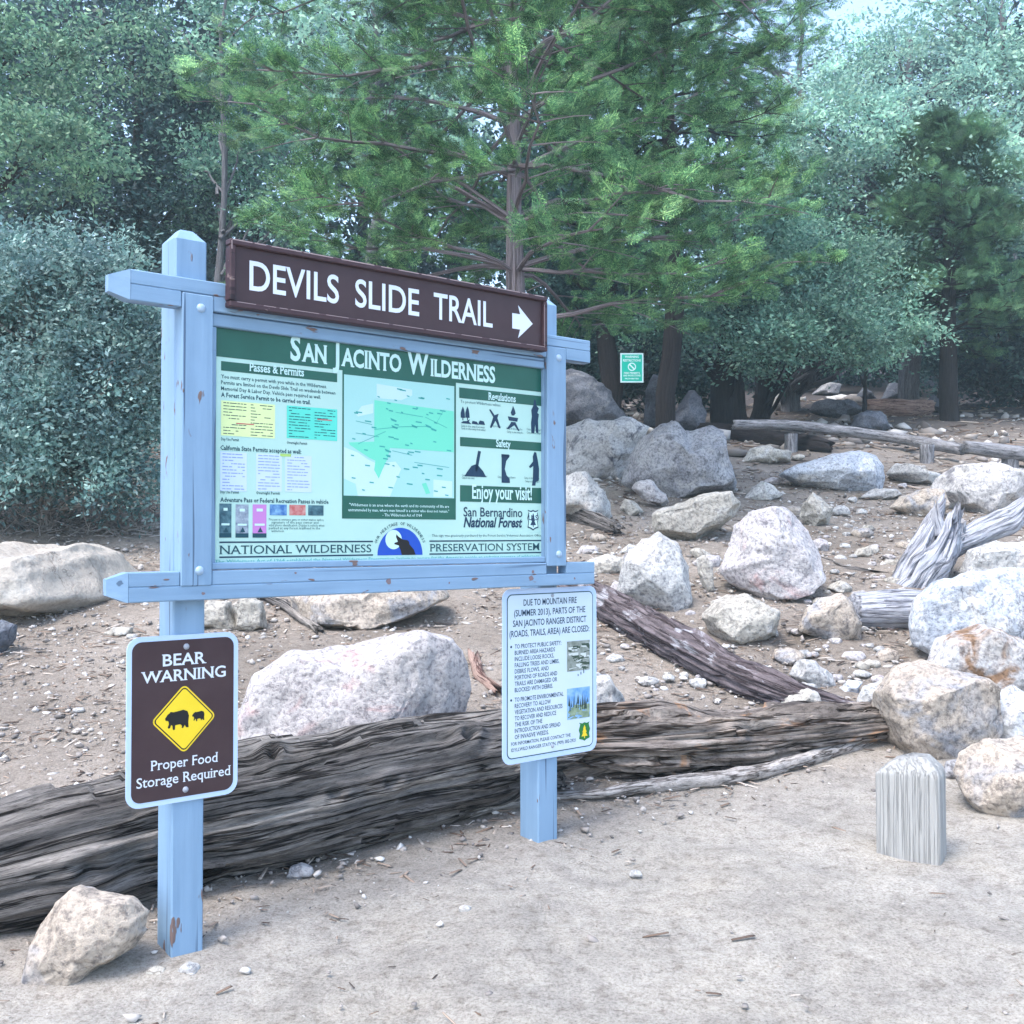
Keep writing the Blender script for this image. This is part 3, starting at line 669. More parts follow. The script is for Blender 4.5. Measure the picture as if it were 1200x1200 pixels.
# ------------------------------------------------------------------ bear warning sign
bs = empty('bear_warning_sign', bw(-.016, .99, .006), 'brown BEAR WARNING sign with yellow bear diamond on the left post', 'sign')
bu0, bu1, bz0, bz1 = -.173, .142, .766, 1.222; bcx = (bu0+bu1)/2; bcz = (bz0+bz1)/2
mb = MB(); sheet_round(mb, bu0, bu1, bz0, bz1, .002, .006, .036); mb.build('plate', M['alu_blue'], bs)
mb = MB(); sheet_round(mb, bu0+.0135, bu1-.0135, bz0+.0135, bz1-.0135, .0062, .0068, .026); mb.build('brown_face', M['brown'], bs)
P = Print(.0074)
for t, zb, w, cp in (('BEAR', 1.140, .126, .031), ('WARNING', 1.098, .240, .030)): P.text(t, bcx, zb, cp, width=w, align='C', bold=.015, serif=.07)
P.build('warning_lettering', M['white'], bs); P = Print(.0074)
for t, zb, w, cp in (('Proper Food', .862, .190, .0265), ('Storage Required', .820, .266, .0265)): P.text(t, bcx+.003, zb, cp, width=w, align='C', bold=.006, serif=.06)
P.build('lettering', M['white'], bs)
def diamond(P, h, r, dn=0.):
    pts = []
    for k in range(4):
        a0 = R(90*k)
        for i in range(-3, 4):
            a = a0+R(15*i); pts.append((bcx+(h-r*1.414)*math.cos(a0)+r*math.cos(a), .992+(h-r*1.414)*math.sin(a0)*1.03+r*math.sin(a)))
    P.poly(pts, dn)
P = Print(.0074); diamond(P, .0925, .014); P.build('yellow_edge', M['yellow'], bs)
P = Print(.0078); diamond(P, .087, .011); P.build('black_line', M['black'], bs)
P = Print(.0082); diamond(P, .0825, .009); dia = P.build('yellow_diamond', M['yellow'], bs)
P = Print(.0086)
bear = [(-1, .15), (-.95, -.05), (-.82, -.05), (-.72, -.12), (-.68, -.35), (-.78, -.62), (-.72, -.72), (-.58, -.70), (-.50, -.45), (-.40, -.5), (-.36, -.82), (-.28, -.9), (-.18, -.85), (-.16, -.5), (.25, -.45), (.40, -.6), (.36, -.78), (.5, -.8), (.62, -.55), (.75, -.78), (.95, -.78), (.92, -.3), (.98, .2), (.85, .6), (.5, .75), (.1, .68), (-.3, .62), (-.55, .68), (-.62, .58), (-.80, .45), (-.9, .3)]
P.poly([(bcx-.020+a*.034, .993+b*.032) for a, b in bear]); P.poly([(bcx+.040+a*.018, .996+b*.017) for a, b in bear])
P.build('bear_silhouettes', M['black'], bs)
for z in (bz1-.033, bz0+.032):
    mb = MB(); bolt_head(mb, bcx+.005, z, .0075, .007); mb.build('bolt', M['steel'], bs, smooth=True)

# ------------------------------------------------------------------ closure notice
cs = empty('closure_notice', bw(1.325, 1.0, .006), 'white fire closure notice with two photos hanging below the right post beam', 'sign')
cu0, cu1, cz0, cz1 = 1.105, 1.546, .708, 1.308
mb = MB(); sheet_round(mb, cu0, cu1, cz0, cz1, .002, .006, .034); mb.build('plate', M['alu_blue'], cs)
mb = MB(); sheet_round(mb, cu0+.018, cu1-.018, cz0+.018, cz1-.018, .0062, .0066, .022); mb.build('dark_line', M['ink'], cs)
mb = MB(); sheet_round(mb, cu0+.0215, cu1-.0215, cz0+.0215, cz1-.0215, .0068, .0071, .019); mb.build('white_face', M['alu'], cs)
P = Print(.0076); cc = (cu0+cu1)/2
for i, (t, w) in enumerate((('DUE TO MOUNTAIN FIRE', .25), ('(SUMMER 2013), PARTS OF THE', .335), ('SAN JACINTO RANGER DISTRICT', .345), ('(ROADS, TRAILS, AREA) ARE CLOSED:', .375))):
    P.text(t, cc-.004, 1.249-i*.0352, .0215, width=w, align='C', bold=.012)
P.build('notice_title', M['darkink'], cs); P = Print(.0076)
y = 1.103
for k, blk in enumerate(((('TO PROTECT PUBLIC SAFETY:', .215), ('BURNED AREA HAZARDS', .185), ('INCLUDE LOOSE ROCKS,', .18), ('FALLING TREES AND LIMBS,', .205), ('DEBRIS FLOWS, AND', .155), ('PORTIONS OF ROADS AND', .195), ('TRAILS ARE DAMAGED OR', .195), ('BLOCKED WITH DEBRIS.', .175)),
        (('TO PROMOTE ENVIRONMENTAL', .225), ('RECOVERY TO ALLOW', .165), ('VEGETATION AND RESOURCES', .22), ('TO RECOVER AND REDUCE', .19), ('THE RISK OF THE', .125), ('INTRODUCTION AND SPREAD', .21), ('OF INVASIVE WEEDS.', .155)))):
    P.disc(cu0+.036, y+.007, .0045, 0, k=8)
    for t, w in blk:
        P.text(t, cu0+.052, y, .0145, width=w, bold=.009, res=2); y -= .0213
    y -= .012; P.build('notice_text', M['darkink'], cs); P = Print(.0076)
for i, (t, w) in enumerate((('FOR INFORMATION, PLEASE CONTACT THE', .275), ('IDYLLWILD RANGER STATION, (909) 382-2921', .30))):
    P.text(t, cu0+.036, .772-i*.021, .0115, width=w, bold=.008, res=2)
P.build('notice_footer', M['darkink'], cs); P = Print(.0076)
for k in range(3): P.rect(cu1-.095+k*.014, cu1-.091+k*.014, .985+k*.004, .992+k*.007)
P.build('ink_marks', M['darkink'], cs)
def photo(name, u0, u1, z0, z1, seed, mats, bands):
    o = Print(.0075); o.rect(u0, u1, z0, z1); base = o.build(name, mats[0], cs)
    r_ = random.Random(seed)
    for mi_, (lo, hi, cnt, vert) in enumerate(bands):
        Q = Print(.0078+.0002*mi_)
        for k in range(cnt):
            u = r_.uniform(u0+.004, u1-.012); z = z0+(z1-z0)*r_.uniform(lo, hi)
            if vert: Q.poly([(u, z), (min(u+r_.uniform(.003, .008), u1), z), (min(u+.004, u1), min(z1-.001, z+r_.uniform(.02, .05)))], k*1e-6)
            else:
                w_ = min(r_.uniform(.012, .04), u1-u-.001); h_ = r_.uniform(.003, .008)
                Q.poly([(u, z), (u+w_, max(z0+.001, z-r_.uniform(-.012, .012))), (u+w_, min(z1-.001, z+h_)), (u, min(z1-.001, z+h_))], k*1e-6)
        Q.build('photo_print', mats[1+mi_], base)
pg = [worn('debris_grey', (.14, .17, .14), (.34, .38, .36), .4, 40), flat('pale_branch_print', (.55, .60, .58), .5), flat('dark_moss_print', (.04, .07, .05), .5)]
photo('debris_photo', cu1-.147, cu1-.035, .1004*10, 1.112, 3, pg, ((.05, .85, 26, False), (.0, .9, 20, False)))
pf = [worn('forest_photo_sky', (.10, .28, .60), (.30, .50, .75), .4, 30), worn('photo_grass', (.14, .22, .14), (.30, .38, .26), .4, 60), flat('photo_trees', (.03, .06, .05), .5)]
photo('forest_photo', cu1-.147, cu1-.035, .832, .943, 5, pf, ((.0, .40, 60, False), (.25, .5, 22, True)))
P = Print(.0076); shield(P, cu1-.062, .782, .056, .068); shb = P.build('shield_badge', flat('badge_green', (.02, .16, .04), .5), cs)
P = Print(.008); conifer(P, cu1-.062, .782, .030, .048); P.build('badge_tree', M['yellow'], shb)
for z in (cz1-.028, cz0+.040):
    mb = MB(); bolt_head(mb, cc+.005, z, .0072, .006); mb.build('bolt', M['steel'], cs, smooth=True)

# ------------------------------------------------------------------ rocks
def ico(n):
    bm = bmesh.new(); bmesh.ops.create_icosphere(bm, subdivisions=n, radius=1)
    V = np.array([v.co[:] for v in bm.verts]); Fc = np.array([[v.index for v in f.verts] for f in bm.faces]); bm.free(); return V, Fc
ICO = {k: ico(k) for k in (3, 4, 5, 6)}
def rock(label, m, poly, base, depth=.75, seed=1, group=None, cut=9, rough=1.0, name='boulder', cat='boulder', sub=None):
    poly = np.array(poly, float); xs, ys = poly[:, 0], poly[:, 1]
    cx = (xs.min()+xs.max())/2; cy = (ys.min()+ys.max())/2
    G = ground_at(min(max(cx, -250), 1450), base); d0 = G[1]; wpx = xs.max()-xs.min()
    dep = depth*wpx*d0/F*.5; dc = d0+dep*.75; s = dc/F
    C = at(cx, cy, dc)
    q = np.stack([(xs-cx)*s, -(ys-cy)*s], -1)
    # outline radius by direction
    ang = np.linspace(-math.pi, math.pi, 181); dirs = np.stack([np.cos(ang), np.sin(ang)], -1); rad = np.zeros(181)
    for i in range(len(q)):
        a, b = q[i], q[(i+1) % len(q)]; e = b-a
        den = dirs[:, 0]*(-e[1])+dirs[:, 1]*e[0]
        with np.errstate(all='ignore'):
            t = (a[0]*(-e[1])+a[1]*e[0])/den; w = (dirs[:, 1]*a[0]-dirs[:, 0]*a[1])/(-den)
        ok = (t > 0) & (w >= -1e-6) & (w <= 1+1e-6); rad = np.where(ok, np.maximum(rad, t), rad)
    rad = np.where(rad <= 0, rad.max()*.3, rad)
    V, Fc = ICO[sub or (6 if wpx > 95 else 5 if wpx > 40 else 4)]
    rs = np.random.RandomState(seed); p = V.copy()
    for k in range(cut):                                  # flat broken faces
        n = rs.normal(size=3); n[1] = -abs(n[1])*1.6; n[2] *= .8; n /= np.linalg.norm(n)
        c = rs.uniform(.60, .84); ex = np.maximum(p@n-c, 0); p = p-ex[:, None]*n*.97
    for ax in (0, 2):                                     # keep the outline's full reach
        p[:, ax] = np.where(p[:, ax] > 0, p[:, ax]/p[:, ax].max(), p[:, ax]/-p[:, ax].min())
    pn = p + .035*rough*np.stack([fbm(V*1.7+seed*3.1, seed+j, 4) for j in range(3)], -1)
    rr = np.hypot(pn[:, 0], pn[:, 2]); ph = np.arctan2(pn[:, 2], pn[:, 0])
    g = np.clip(rr, 0, 1.15)**.86; Rr = np.interp(ph, ang, rad)
    out = np.stack([np.cos(ph)*Rr*g, np.sign(pn[:, 1])*np.abs(pn[:, 1])**.85*dep, np.sin(ph)*Rr*g], -1)
    size = wpx*s; hpx = (ys.max()-ys.min())*s; mn = min(size, hpx*1.5)
    nr = V/np.linalg.norm(V, axis=1)[:, None]
    disp = .022*fbm(out/mn*3.2+seed, seed+11, 4) - .022*np.abs(fbm(out/mn*2.1+seed*2, seed+21, 3)) + .011*fbm(out/mn*10, seed+31, 4)
    out = out + nr*(disp*mn*rough)[:, None]
    base_pt = np.array([C[0], C[1], gz(C[0], C[1])])
    o = mesh_obj(name, out+C, Fc, M[m], loc=base_pt, smooth=True)
    return tag(o, label, cat, group)
RK = [
 ('chunky tan rock in front of the big log at the foot of the left post', 'tan', [(22,1150),(25,1110),(60,1060),(85,1043),(105,1048),(150,1055),(170,1072),(168,1095),(140,1125),(85,1155),(50,1160)], 1158, .7),
 ('big rounded whitish pink boulder behind the long front log', 'pink', [(276,900),(280,835),(300,790),(340,765),(420,748),(490,740),(525,748),(545,775),(553,810),(545,845),(480,900),(300,910)], 900, .6),
 ('wide smooth pale tan slab half buried left of the signboard', 'slab', [(-70,720),(-60,650),(0,637),(90,641),(114,650),(130,672),(152,702),(130,728),(60,740),(0,738),(-60,735)], 738, 1.6),
 ('small blue grey rock cut by the left picture edge below the tan slab', 'slate', [(-30,772),(-22,735),(0,726),(18,732),(16,750),(0,770)], 770, .8),
 ('small flat yellowish stone lying below the tan slab', 'cream', [(119,743),(130,735),(155,735),(153,744),(130,747)], 746, .8),
 ('small blocky tan rock just under the lower beam beside the left post', 'cream', [(230,740),(231,712),(245,702),(270,704),(277,738)], 741, .8),
 ('small tan rock under the lower beam beside the dead branch', 'cream', [(271,742),(273,708),(290,696),(308,704),(315,740)], 742, .8),
 ('long low brown grey rock seen under the middle of the lower beam', 'tan', [(338,742),(334,700),(365,680),(515,682),(532,700),(480,724),(430,742)], 742, .6),
 ('pale rock half hidden by the right edge of the closure notice', 'pale', [(640,880),(655,820),(690,792),(715,790),(730,815),(736,840),(726,868),(700,888)], 886, .8),
 ('pale pyramid shaped boulder above the charred leaning log', 'pale', [(718,705),(733,655),(753,632),(775,621),(796,634),(809,665),(808,705),(792,724),(755,722)], 722, .8),
 ('flat white rock right beside the lower beam end', 'cream', [(684,670),(690,655),(712,648),(730,654),(733,666),(715,675)], 674, .8),
 ('tiny white stone above the pale pyramid boulder', 'pale', [(725,649),(737,637),(748,640),(742,650)], 650, .8),
 ('smooth white boulder touching the right post behind a grey plank', 'pale', [(645,600),(652,557),(690,551),(701,564),(719,590),(721,607),(705,616),(680,606)], 615, .7),
 ('long pinkish stone in front of the large grey double boulder', 'pink', [(737,571),(745,563),(762,561),(777,574),(790,589),(780,599),(758,588)], 597, .7),
 ('small cream stone beside the long pinkish stone', 'cream', [(725,596),(732,584),(748,589),(755,600),(738,606)], 605, .8),
 ('tilted pale slab with a dark undercut edge below the grey double boulder', 'cream', [(762,602),(770,596),(800,587),(835,577),(855,576),(863,589),(869,605),(852,622),(830,631),(798,638),(764,625)], 636, .8),
 ('largest speckled grey boulder with a double hump', 'grey', [(732,566),(738,535),(755,510),(775,493),(790,490),(802,504),(830,501),(850,514),(866,545),(870,572),(858,584),(800,590),(750,580)], 588, .7),
 ('blotchy white and dark boulder left of the double hump boulder', 'blotch', [(655,560),(662,505),(690,491),(740,489),(762,500),(750,525),(738,548),(725,568),(690,566)], 566, .8),
 ('big dark blue grey boulder below the tree with the green sign', 'slate', [(630,510),(640,432),(668,430),(695,440),(720,465),(735,485),(748,506),(700,512)], 510, .7),
 ('round dark boulder right behind the double hump boulder', 'slate', [(784,506),(795,470),(808,455),(825,464),(829,480),(826,502),(818,510)], 510, .9),
 ('dark upright rock under the tree right of the green sign', 'slate', [(753,502),(757,455),(765,439),(785,440),(792,470),(787,502)], 502, .9),
 ('rounded boulder with pinkish rust stain in the middle of the slope', 'pink', [(842,670),(855,640),(862,615),(880,598),(905,591),(930,596),(955,620),(967,645),(967,680),(956,704),(930,712),(900,704),(868,690)], 709, .8),
 ('square broken cream block above the charred leaning log', 'cream', [(821,720),(830,700),(855,691),(895,702),(914,715),(917,747),(905,758),(875,762),(845,750),(830,740)], 760, .8),
 ('thin upright cream stone between pyramid boulder and stained boulder', 'cream', [(816,655),(826,649),(835,660),(837,692),(830,696),(820,684)], 695, .8),
 ('low cream rock near the end of the log rail', 'cream', [(868,543),(880,525),(900,521),(930,528),(934,542),(900,547)], 546, .9),
 ('small white pointed rock right of the double hump boulder', 'pale', [(872,585),(880,572),(893,562),(905,569),(919,581),(900,588)], 587, .8),
 ('long smooth whale backed white boulder below the log rail', 'blue', [(911,556),(930,545),(975,532),(1000,527),(1015,525),(1035,532),(1044,545),(1041,562),(1030,577),(1010,580),(975,578),(935,568)], 579, .8),
 ('small pale wedge at the right foot of the whale backed boulder', 'pale', [(1006,584),(1025,572),(1050,573),(1056,580),(1035,588)], 587, .8),
 ('low pale slab between whale backed boulder and speckled grey boulder', 'pale', [(1041,555),(1055,541),(1075,547),(1105,555),(1112,563),(1090,571),(1060,566)], 570, .9),
 ('big rounded grey boulder with rust streak at the right edge under the rail', 'blotch', [(1097,578),(1105,558),(1125,545),(1160,540),(1190,551),(1216,570),(1210,594),(1170,603),(1140,605),(1113,599)], 604, .8),
 ('small pale upright stone above the stained boulder', 'cream', [(937,607),(942,588),(952,577),(965,581),(979,600),(973,617),(955,620)], 619, .8),
 ('brownish grey rock left of the driftwood stump', 'tan', [(1043,595),(1055,578),(1080,573),(1105,572),(1112,592),(1095,607),(1070,607)], 606, .8),
 ('round brown rock left of the sawn log block', 'tan', [(935,740),(945,715),(965,699),(985,696),(1003,704),(1012,730),(1010,752),(975,757)], 756, .8),
 ('bright white rock behind the huge bluish boulder at the right edge', 'pale', [(1126,672),(1135,645),(1160,634),(1215,638),(1230,700),(1150,702)], 700, .8),
 ('huge bluish white boulder at the right edge', 'blue', [(1066,735),(1075,700),(1095,680),(1130,671),(1225,664),(1235,770),(1180,785),(1110,780),(1073,757)], 782, .6),
 ('white rock with rusty brown underside below the huge bluish boulder', 'rust', [(1089,780),(1098,745),(1120,735),(1150,733),(1215,754),(1230,822),(1160,815),(1112,795)], 818, .6),
 ('large round tan boulder with sparkling grey face behind the square stub post', 'tan', [(1024,842),(1030,815),(1045,795),(1065,778),(1085,774),(1110,781),(1145,794),(1166,820),(1173,845),(1169,868),(1140,892),(1105,900),(1060,893),(1034,875)], 897, .8),
 ('smooth tan boulder right of the square stub post cut by picture edge', 'tan', [(1119,908),(1130,885),(1160,869),(1215,862),(1260,900),(1250,960),(1190,968),(1150,952),(1127,930)], 966, .8),
 ('blue grey rock wedged behind the two tan boulders', 'blue', [(1155,850),(1163,812),(1190,804),(1225,812),(1225,885),(1172,885)], 884, .7),
 ('cream wedge of rock on top of the rotting log', 'cream', [(888,848),(920,820),(945,807),(960,814),(982,834),(978,848)], 847, .7),
 ('white rock beside the lower end of the charred log', 'pale', [(926,793),(938,773),(955,775),(975,790),(982,806),(955,810)], 808, .8),
 ('small white stone left of the round tan boulder', 'pale', [(1003,826),(1012,805),(1035,797),(1047,812),(1032,832)], 831, .8),
 ('small flat white stone above the charred log end', 'blue', [(982,814),(995,797),(1012,799),(1007,815)], 815, .8),
 ('dark green grey boulder beyond the log rail', 'slate', [(993,507),(1004,487),(1020,479),(1040,486),(1047,502),(1020,509)], 508, .8),
 ('wide flat grey ledge far up the slope', 'slate', [(950,482),(955,470),(975,465),(1000,470),(1018,482),(980,492)], 491, .8),
 ('pointed grey rock behind the thin sapling', 'slate', [(998,472),(1014,452),(1030,472)], 473, .8),
 ('large dark rock far up slope above the orange fallen log', 'slate', [(1032,470),(1044,448),(1070,452),(1078,472)], 473, .9),
 ('tilted grey rock left of the dark trunk at right', 'slate', [(1078,480),(1095,461),(1104,469),(1102,484)], 484, .8),
 ('small pale ledge farthest up the slope', 'grey', [(952,462),(965,448),(986,450),(982,464)], 464, .9),
 ('pale round stone right of the forked dark trunk', 'pale', [(903,482),(908,465),(919,462),(926,478)], 482, .8),
 ('small grey stone behind the left shoulder of the stub post', 'grey', [(1103,915),(1110,892),(1124,890),(1126,914)], 917, .8),
]
for i, (lb, m, poly, base, dep) in enumerate(RK):
    w = max(p[0] for p in poly)-min(p[0] for p in poly)
    nm = 'boulder' if w > 60 else 'rock'
    rock(lb, m, poly, base, dep, seed=i*7+3, name=nm, cat=nm)
for (x, y, r_, m, lb) in ((182, 1140, 13, 'cream', 'small round pale stone at the foot of left post, beside the tan rock'), (220, 1137, 15, 'pale', 'small flat white stone in front of the left post foot'),
    (352, 1022, 17, 'grey', 'flat broken grey stone against the front of big log'), (545, 1066, 9, 'pale', 'lone pebble on the sand between the two posts'), (178, 618, 9, 'pale', 'small white stone at the foot of the bush beside left post'),
    (745, 1024, 8, 'pale', 'lone white pebble on the open sand right of the right post'), (1010, 600, 7, 'pale', 'small white pebble below the whale backed boulder'), (990, 640, 7, 'pale', 'small white stone right of the stained boulder'), (1013, 648, 13, 'cream', 'flat pinkish chip right of the stained boulder'), (985, 655, 9, 'pale', 'white chip near the dark stick by the stained boulder')):
    rock(lb, m, [(x-r_, y+r_*.35), (x-r_*.7, y-r_*.35), (x, y-r_*.6), (x+r_*.8, y-r_*.3), (x+r_, y+r_*.3), (x, y+r_*.5)], y+r_*.4, .8, seed=int(x), name='stone', cat='stone', sub=4)

rgs = random.Random(57)
for k, (x, y) in enumerate(((905, 620), (985, 690), (935, 690), (1020, 645), (880, 640), (745, 655), (700, 630), (845, 790), (925, 770), (1000, 770), (1040, 770), (1060, 640), (985, 600), (1000, 560), (830, 660), (1085, 630), (700, 720), (960, 545), (1010, 700), (730, 690), (1120, 612), (1010, 625), (960, 640), (820, 650), (790, 745), (860, 780), (1045, 660), (905, 565), (1075, 755), (1010, 790), (760, 800), (975, 735), (1165, 640), (690, 645), (1110, 715), (930, 600))):
    r_ = rgs.uniform(11, 21)*(.6+.4*(y-440)/350)
    q = [(x+r_*math.cos(a)*rgs.uniform(.8, 1.2), y+r_*.6*math.sin(a)*rgs.uniform(.7, 1.15)) for a in [j*.785 for j in range(8)]]
    rock('medium pale rock half buried between the boulders of the slope', rgs.choice(('pale', 'cream', 'pink', 'tan')), q, y+r_*.42, .9, seed=500+k, name='rock', cat='rock', sub=4, group='half buried rocks between the boulders')
rgs = random.Random(31)
for k in range(150):
    x = rgs.uniform(676, 1060); y = rgs.uniform(532, 815)
    if 34 < k < 46: x = rgs.uniform(0, 640); y = rgs.uniform(632, 880)
    if 60 < k < 100: x = rgs.uniform(910, 1060); y = rgs.uniform(640, 830)
    r_ = rgs.choice((4, 5, 6, 7, 9, 12))*(.55+.45*(y-440)/350)
    q = [(x+r_*math.cos(a)*rgs.uniform(.8, 1.15), y+r_*.6*math.sin(a)*rgs.uniform(.75, 1.15)) for a in [j*.9 for j in range(7)]]
    rock('small pale loose stone among others like it on the dirt slope', rgs.choice(('pale', 'cream', 'pale', 'pink')), q, y+r_*.55, .9, seed=300+k, name='stone', cat='stone', sub=3, group='small loose stones strewn on the slope')

# ------------------------------------------------------------------ logs
def tube_log(path, rads, seed, m, name, label, cat, n_th=72, step=.02, groove=.16, lump=.18, jag=(.15, .15), parent=None, flat_=1.0, th_scale=3.0, knots=(), terr=0.):
    path = np.array(path, float); L = np.r_[0, np.cumsum(np.linalg.norm(np.diff(path, axis=0), axis=1))]
    n = max(12, int(L[-1]/step)); t = np.linspace(0, L[-1], n)
    def smooth(v):
        o = np.interp(t, L, v); k = np.ones(max(1, n//(len(L)*2)))
        if len(k) > 1:
            pad = len(k); o = np.convolve(np.pad(o, pad, 'reflect', reflect_type='odd'), k/len(k), 'same')[pad:-pad]
        return o
    C = np.stack([smooth(path[:, i]) for i in range(3)], -1); rr = smooth(np.array(rads, float))
    T = np.gradient(C, axis=0); T /= np.linalg.norm(T, axis=1)[:, None]
    up = np.array([0, 0, 1.0]) if abs(T[n//2, 2]) < .9 else np.array([0, 1.0, 0])
    A = np.cross(T, up); A /= np.linalg.norm(A, axis=1)[:, None]; B = np.cross(A, T)
    th = np.linspace(0, 2*math.pi, n_th, endpoint=False)
    tt, hh = np.meshgrid(t, th, indexing='ij'); r0 = rr.mean()
    cyl = np.stack([np.cos(hh)*th_scale, np.sin(hh)*th_scale, tt/r0*.35], -1)
    big = fbm(np.stack([np.cos(hh)*.9, np.sin(hh)*.9, tt/r0*.35], -1), seed, 3)
    gr = fbm(cyl*np.array([1, 1, .12]), seed+5, 5); fi = fbm(cyl*np.array([3.5, 3.5, .45]), seed+9, 3)
    k = 1+lump*big+groove*1.5*(np.minimum(np.abs(gr), .5)**.6-.45)*np.clip(.75+1.6*fbm(np.stack([np.cos(hh)*1.2, np.sin(hh)*1.2, tt/r0*.5], -1), seed+25, 3), .12, 1.7)+groove*.25*fi
    for (kt, kh, kr, kw) in knots:
        dth = (hh-kh+math.pi) % (2*math.pi)-math.pi; rho = np.sqrt((.7*(tt-kt)/kw)**2+(dth*rr[:, None]/kw)**2); k = k+kr*1.0*np.exp(-rho**2)-kr*1.3*np.exp(-(rho/.42)**2)
    if terr: k = k+terr*np.tanh(9*((lambda q: q*3-np.round(q*3))(fbm(cyl*np.array([.6, .6, .16]), seed+15, 3))))*.5
    rad = rr[:, None]*k
    tj = tt.copy()
    if jag[0]: e = np.clip(1-tt/max(.001, 3*r0), 0, 1); tj = tj+e*jag[0]*fbm(cyl*np.array([1.5, 1.5, 0]), seed+3, 4)
    if jag[1]: e = np.clip(1-(L[-1]-tt)/max(.001, 3*r0), 0, 1); tj = tj+e*jag[1]*fbm(cyl*np.array([1.5, 1.5, 0]), seed+4, 4)
    P = C[:, None]+A[:, None]*(np.cos(hh)*rad)[..., None]+B[:, None]*(np.sin(hh)*rad*flat_)[..., None]+T[:, None]*(tj-tt)[..., None]
    V = P.reshape(-1, 3); i = np.arange(n*n_th).reshape(n, n_th)
    Fc = np.stack([i[:-1], np.roll(i, -1, 1)[:-1], np.roll(i, -1, 1)[1:], i[1:]], -1).reshape(-1, 4)
    uvw = np.stack([tt/max(r0*4, .02), np.cos(hh)*.8+np.sin(hh)*.3, np.sin(hh)*.8], -1).reshape(-1, 3)
    uvw = np.stack([tt*1.0, (np.cos(hh)*r0*5), (np.sin(hh)*r0*5)], -1).reshape(-1, 3)
    # end caps
    c0 = len(V); V = np.vstack([V, (C[0]+T[0]*.05*r0)[None], (C[-1]-T[-1]*.05*r0)[None]]); uvw = np.vstack([uvw, [[0, 0, 0]], [[t[-1], 0, 0]]])
    cap0 = np.stack([np.roll(i[0], -1), i[0], np.full(n_th, c0), np.full(n_th, c0)], -1); cap1 = np.stack([i[-1], np.roll(i[-1], -1), np.full(n_th, c0+1), np.full(n_th, c0+1)], -1)
    faces = [tuple(q) for q in Fc.tolist()]+[tuple(q[:3]) for q in cap0.tolist()]+[tuple(q[:3]) for q in cap1.tolist()]
    loc = None if parent is not None else (C[n//2][0], C[n//2][1], gz(C[n//2][0], C[n//2][1]))
    uvw = uvw+seed*3.7
    o = mesh_obj(name, V, faces, m, parent, loc, smooth=True, attrs={'uvw': uvw})
    return tag(o, label, cat) if label else o
def glog(pts, *a, **k):
    """pts: (x, y of the lower front edge, thickness in the photo); laid on the ground there"""
    path = []; rads = []
    for x, y, th in pts:
        G = ground_at(x, y); r_ = th*G[1]/F/2*1.03; c = G+np.array([0, r_*.75, 0]); c[2] = G[2]+r_*.88
        path.append(c); rads.append(r_)
    kn = []
    L = np.r_[0, np.cumsum(np.linalg.norm(np.diff(np.array(path), axis=0), axis=1))]; q = np.array(pts, float)
    for x, y, kr, kw in k.pop('pk', ()):          # knots where the photo shows them
        yb = np.interp(x, q[:, 0], q[:, 1]); th = np.interp(x, q[:, 0], q[:, 2]); kn.append((np.interp(x, q[:, 0], L), math.asin(max(-.9, min(.95, (yb-th/2-y)/(th/2)))), kr, kw))
    return tube_log(path, rads, *a, knots=kn, **k)
glog([(-190, 1130, 125), (-60, 1112, 134), (60, 1088, 146), (150, 1066, 150), (280, 1035, 144), (420, 1000, 138), (520, 970, 124), (610, 942, 108), (650, 930, 92)], 21, M['log'], 'fallen_log', 'longest weathered grey log lying behind the two sign posts', 'log', n_th=110, step=.012, groove=.15, lump=.16, th_scale=2.2, terr=.09,
     pk=((352, 925, .25, .045), (418, 912, .30, .04), (516, 866, .34, .045), (60, 1010, .24, .06), (300, 866, .22, .035), (150, 985, .2, .05)))
glog([(668, 908, 60), (730, 912, 74), (800, 908, 74), (880, 900, 66), (960, 888, 58), (1040, 872, 44)], 5, M['log2'], 'rotting_log', 'split rotting log with orange broken wood right of the closure notice', 'log', n_th=96, step=.012, groove=.30, lump=.25, jag=(.3, .1), th_scale=2.6, terr=.16,
     pk=((855, 856, .6, .03),))
glog([(640, 938, 7), (700, 936, 10), (760, 930, 17), (850, 922, 18), (900, 912, 17), (950, 897, 16), (1000, 882, 15), (1038, 868, 13)], 8, M['stick'], 'curved_branch', 'long curved grey branch on the sand below the rotting log', 'branch', n_th=24, step=.02, groove=.12, lump=.2, jag=(.03, .03))
glog([(670, 706, 36), (740, 744, 40), (800, 778, 42), (870, 814, 42), (940, 840, 36), (1005, 850, 22)], 13, M['char'], 'charred_log', 'dark charred log slanting down the slope right of the right post', 'log', n_th=80, step=.015, groove=.14, lump=.12, jag=(.1, .4), terr=.2)
glog([(650, 600, 16), (690, 616, 19), (722, 628, 17)], 14, M['log'], 'grey_plank', 'short grey plank against the smooth white boulder by the right post', 'plank', n_th=32, step=.02, groove=.2, jag=(.05, .08))
glog([(300, 700, 11), (335, 716, 12), (372, 743, 10)], 15, M['log'], 'dead_branch', 'short dark dead branch leaning under the lower beam', 'branch', n_th=20, step=.02)
glog([(555, 776, 12), (562, 800, 13), (582, 814, 11)], 16, M['redstick'], 'red_branch', 'short reddish bent stick behind the long front log', 'stick', n_th=20, step=.02)
glog([(548, 962, 14), (580, 955, 20), (618, 948, 18)], 17, M['stick'], 'broken_slab', 'flat splintered slab at the right end of the front log', 'wood slab', n_th=28, step=.015, groove=.3, flat_=.6)
glog([(830, 512, 20), (890, 520, 20), (960, 530, 20), (976, 531, 14)], 18, M['bark_dark'], 'dark_log', 'dark log lying under the left end of the log rail', 'log', n_th=32, step=.05)
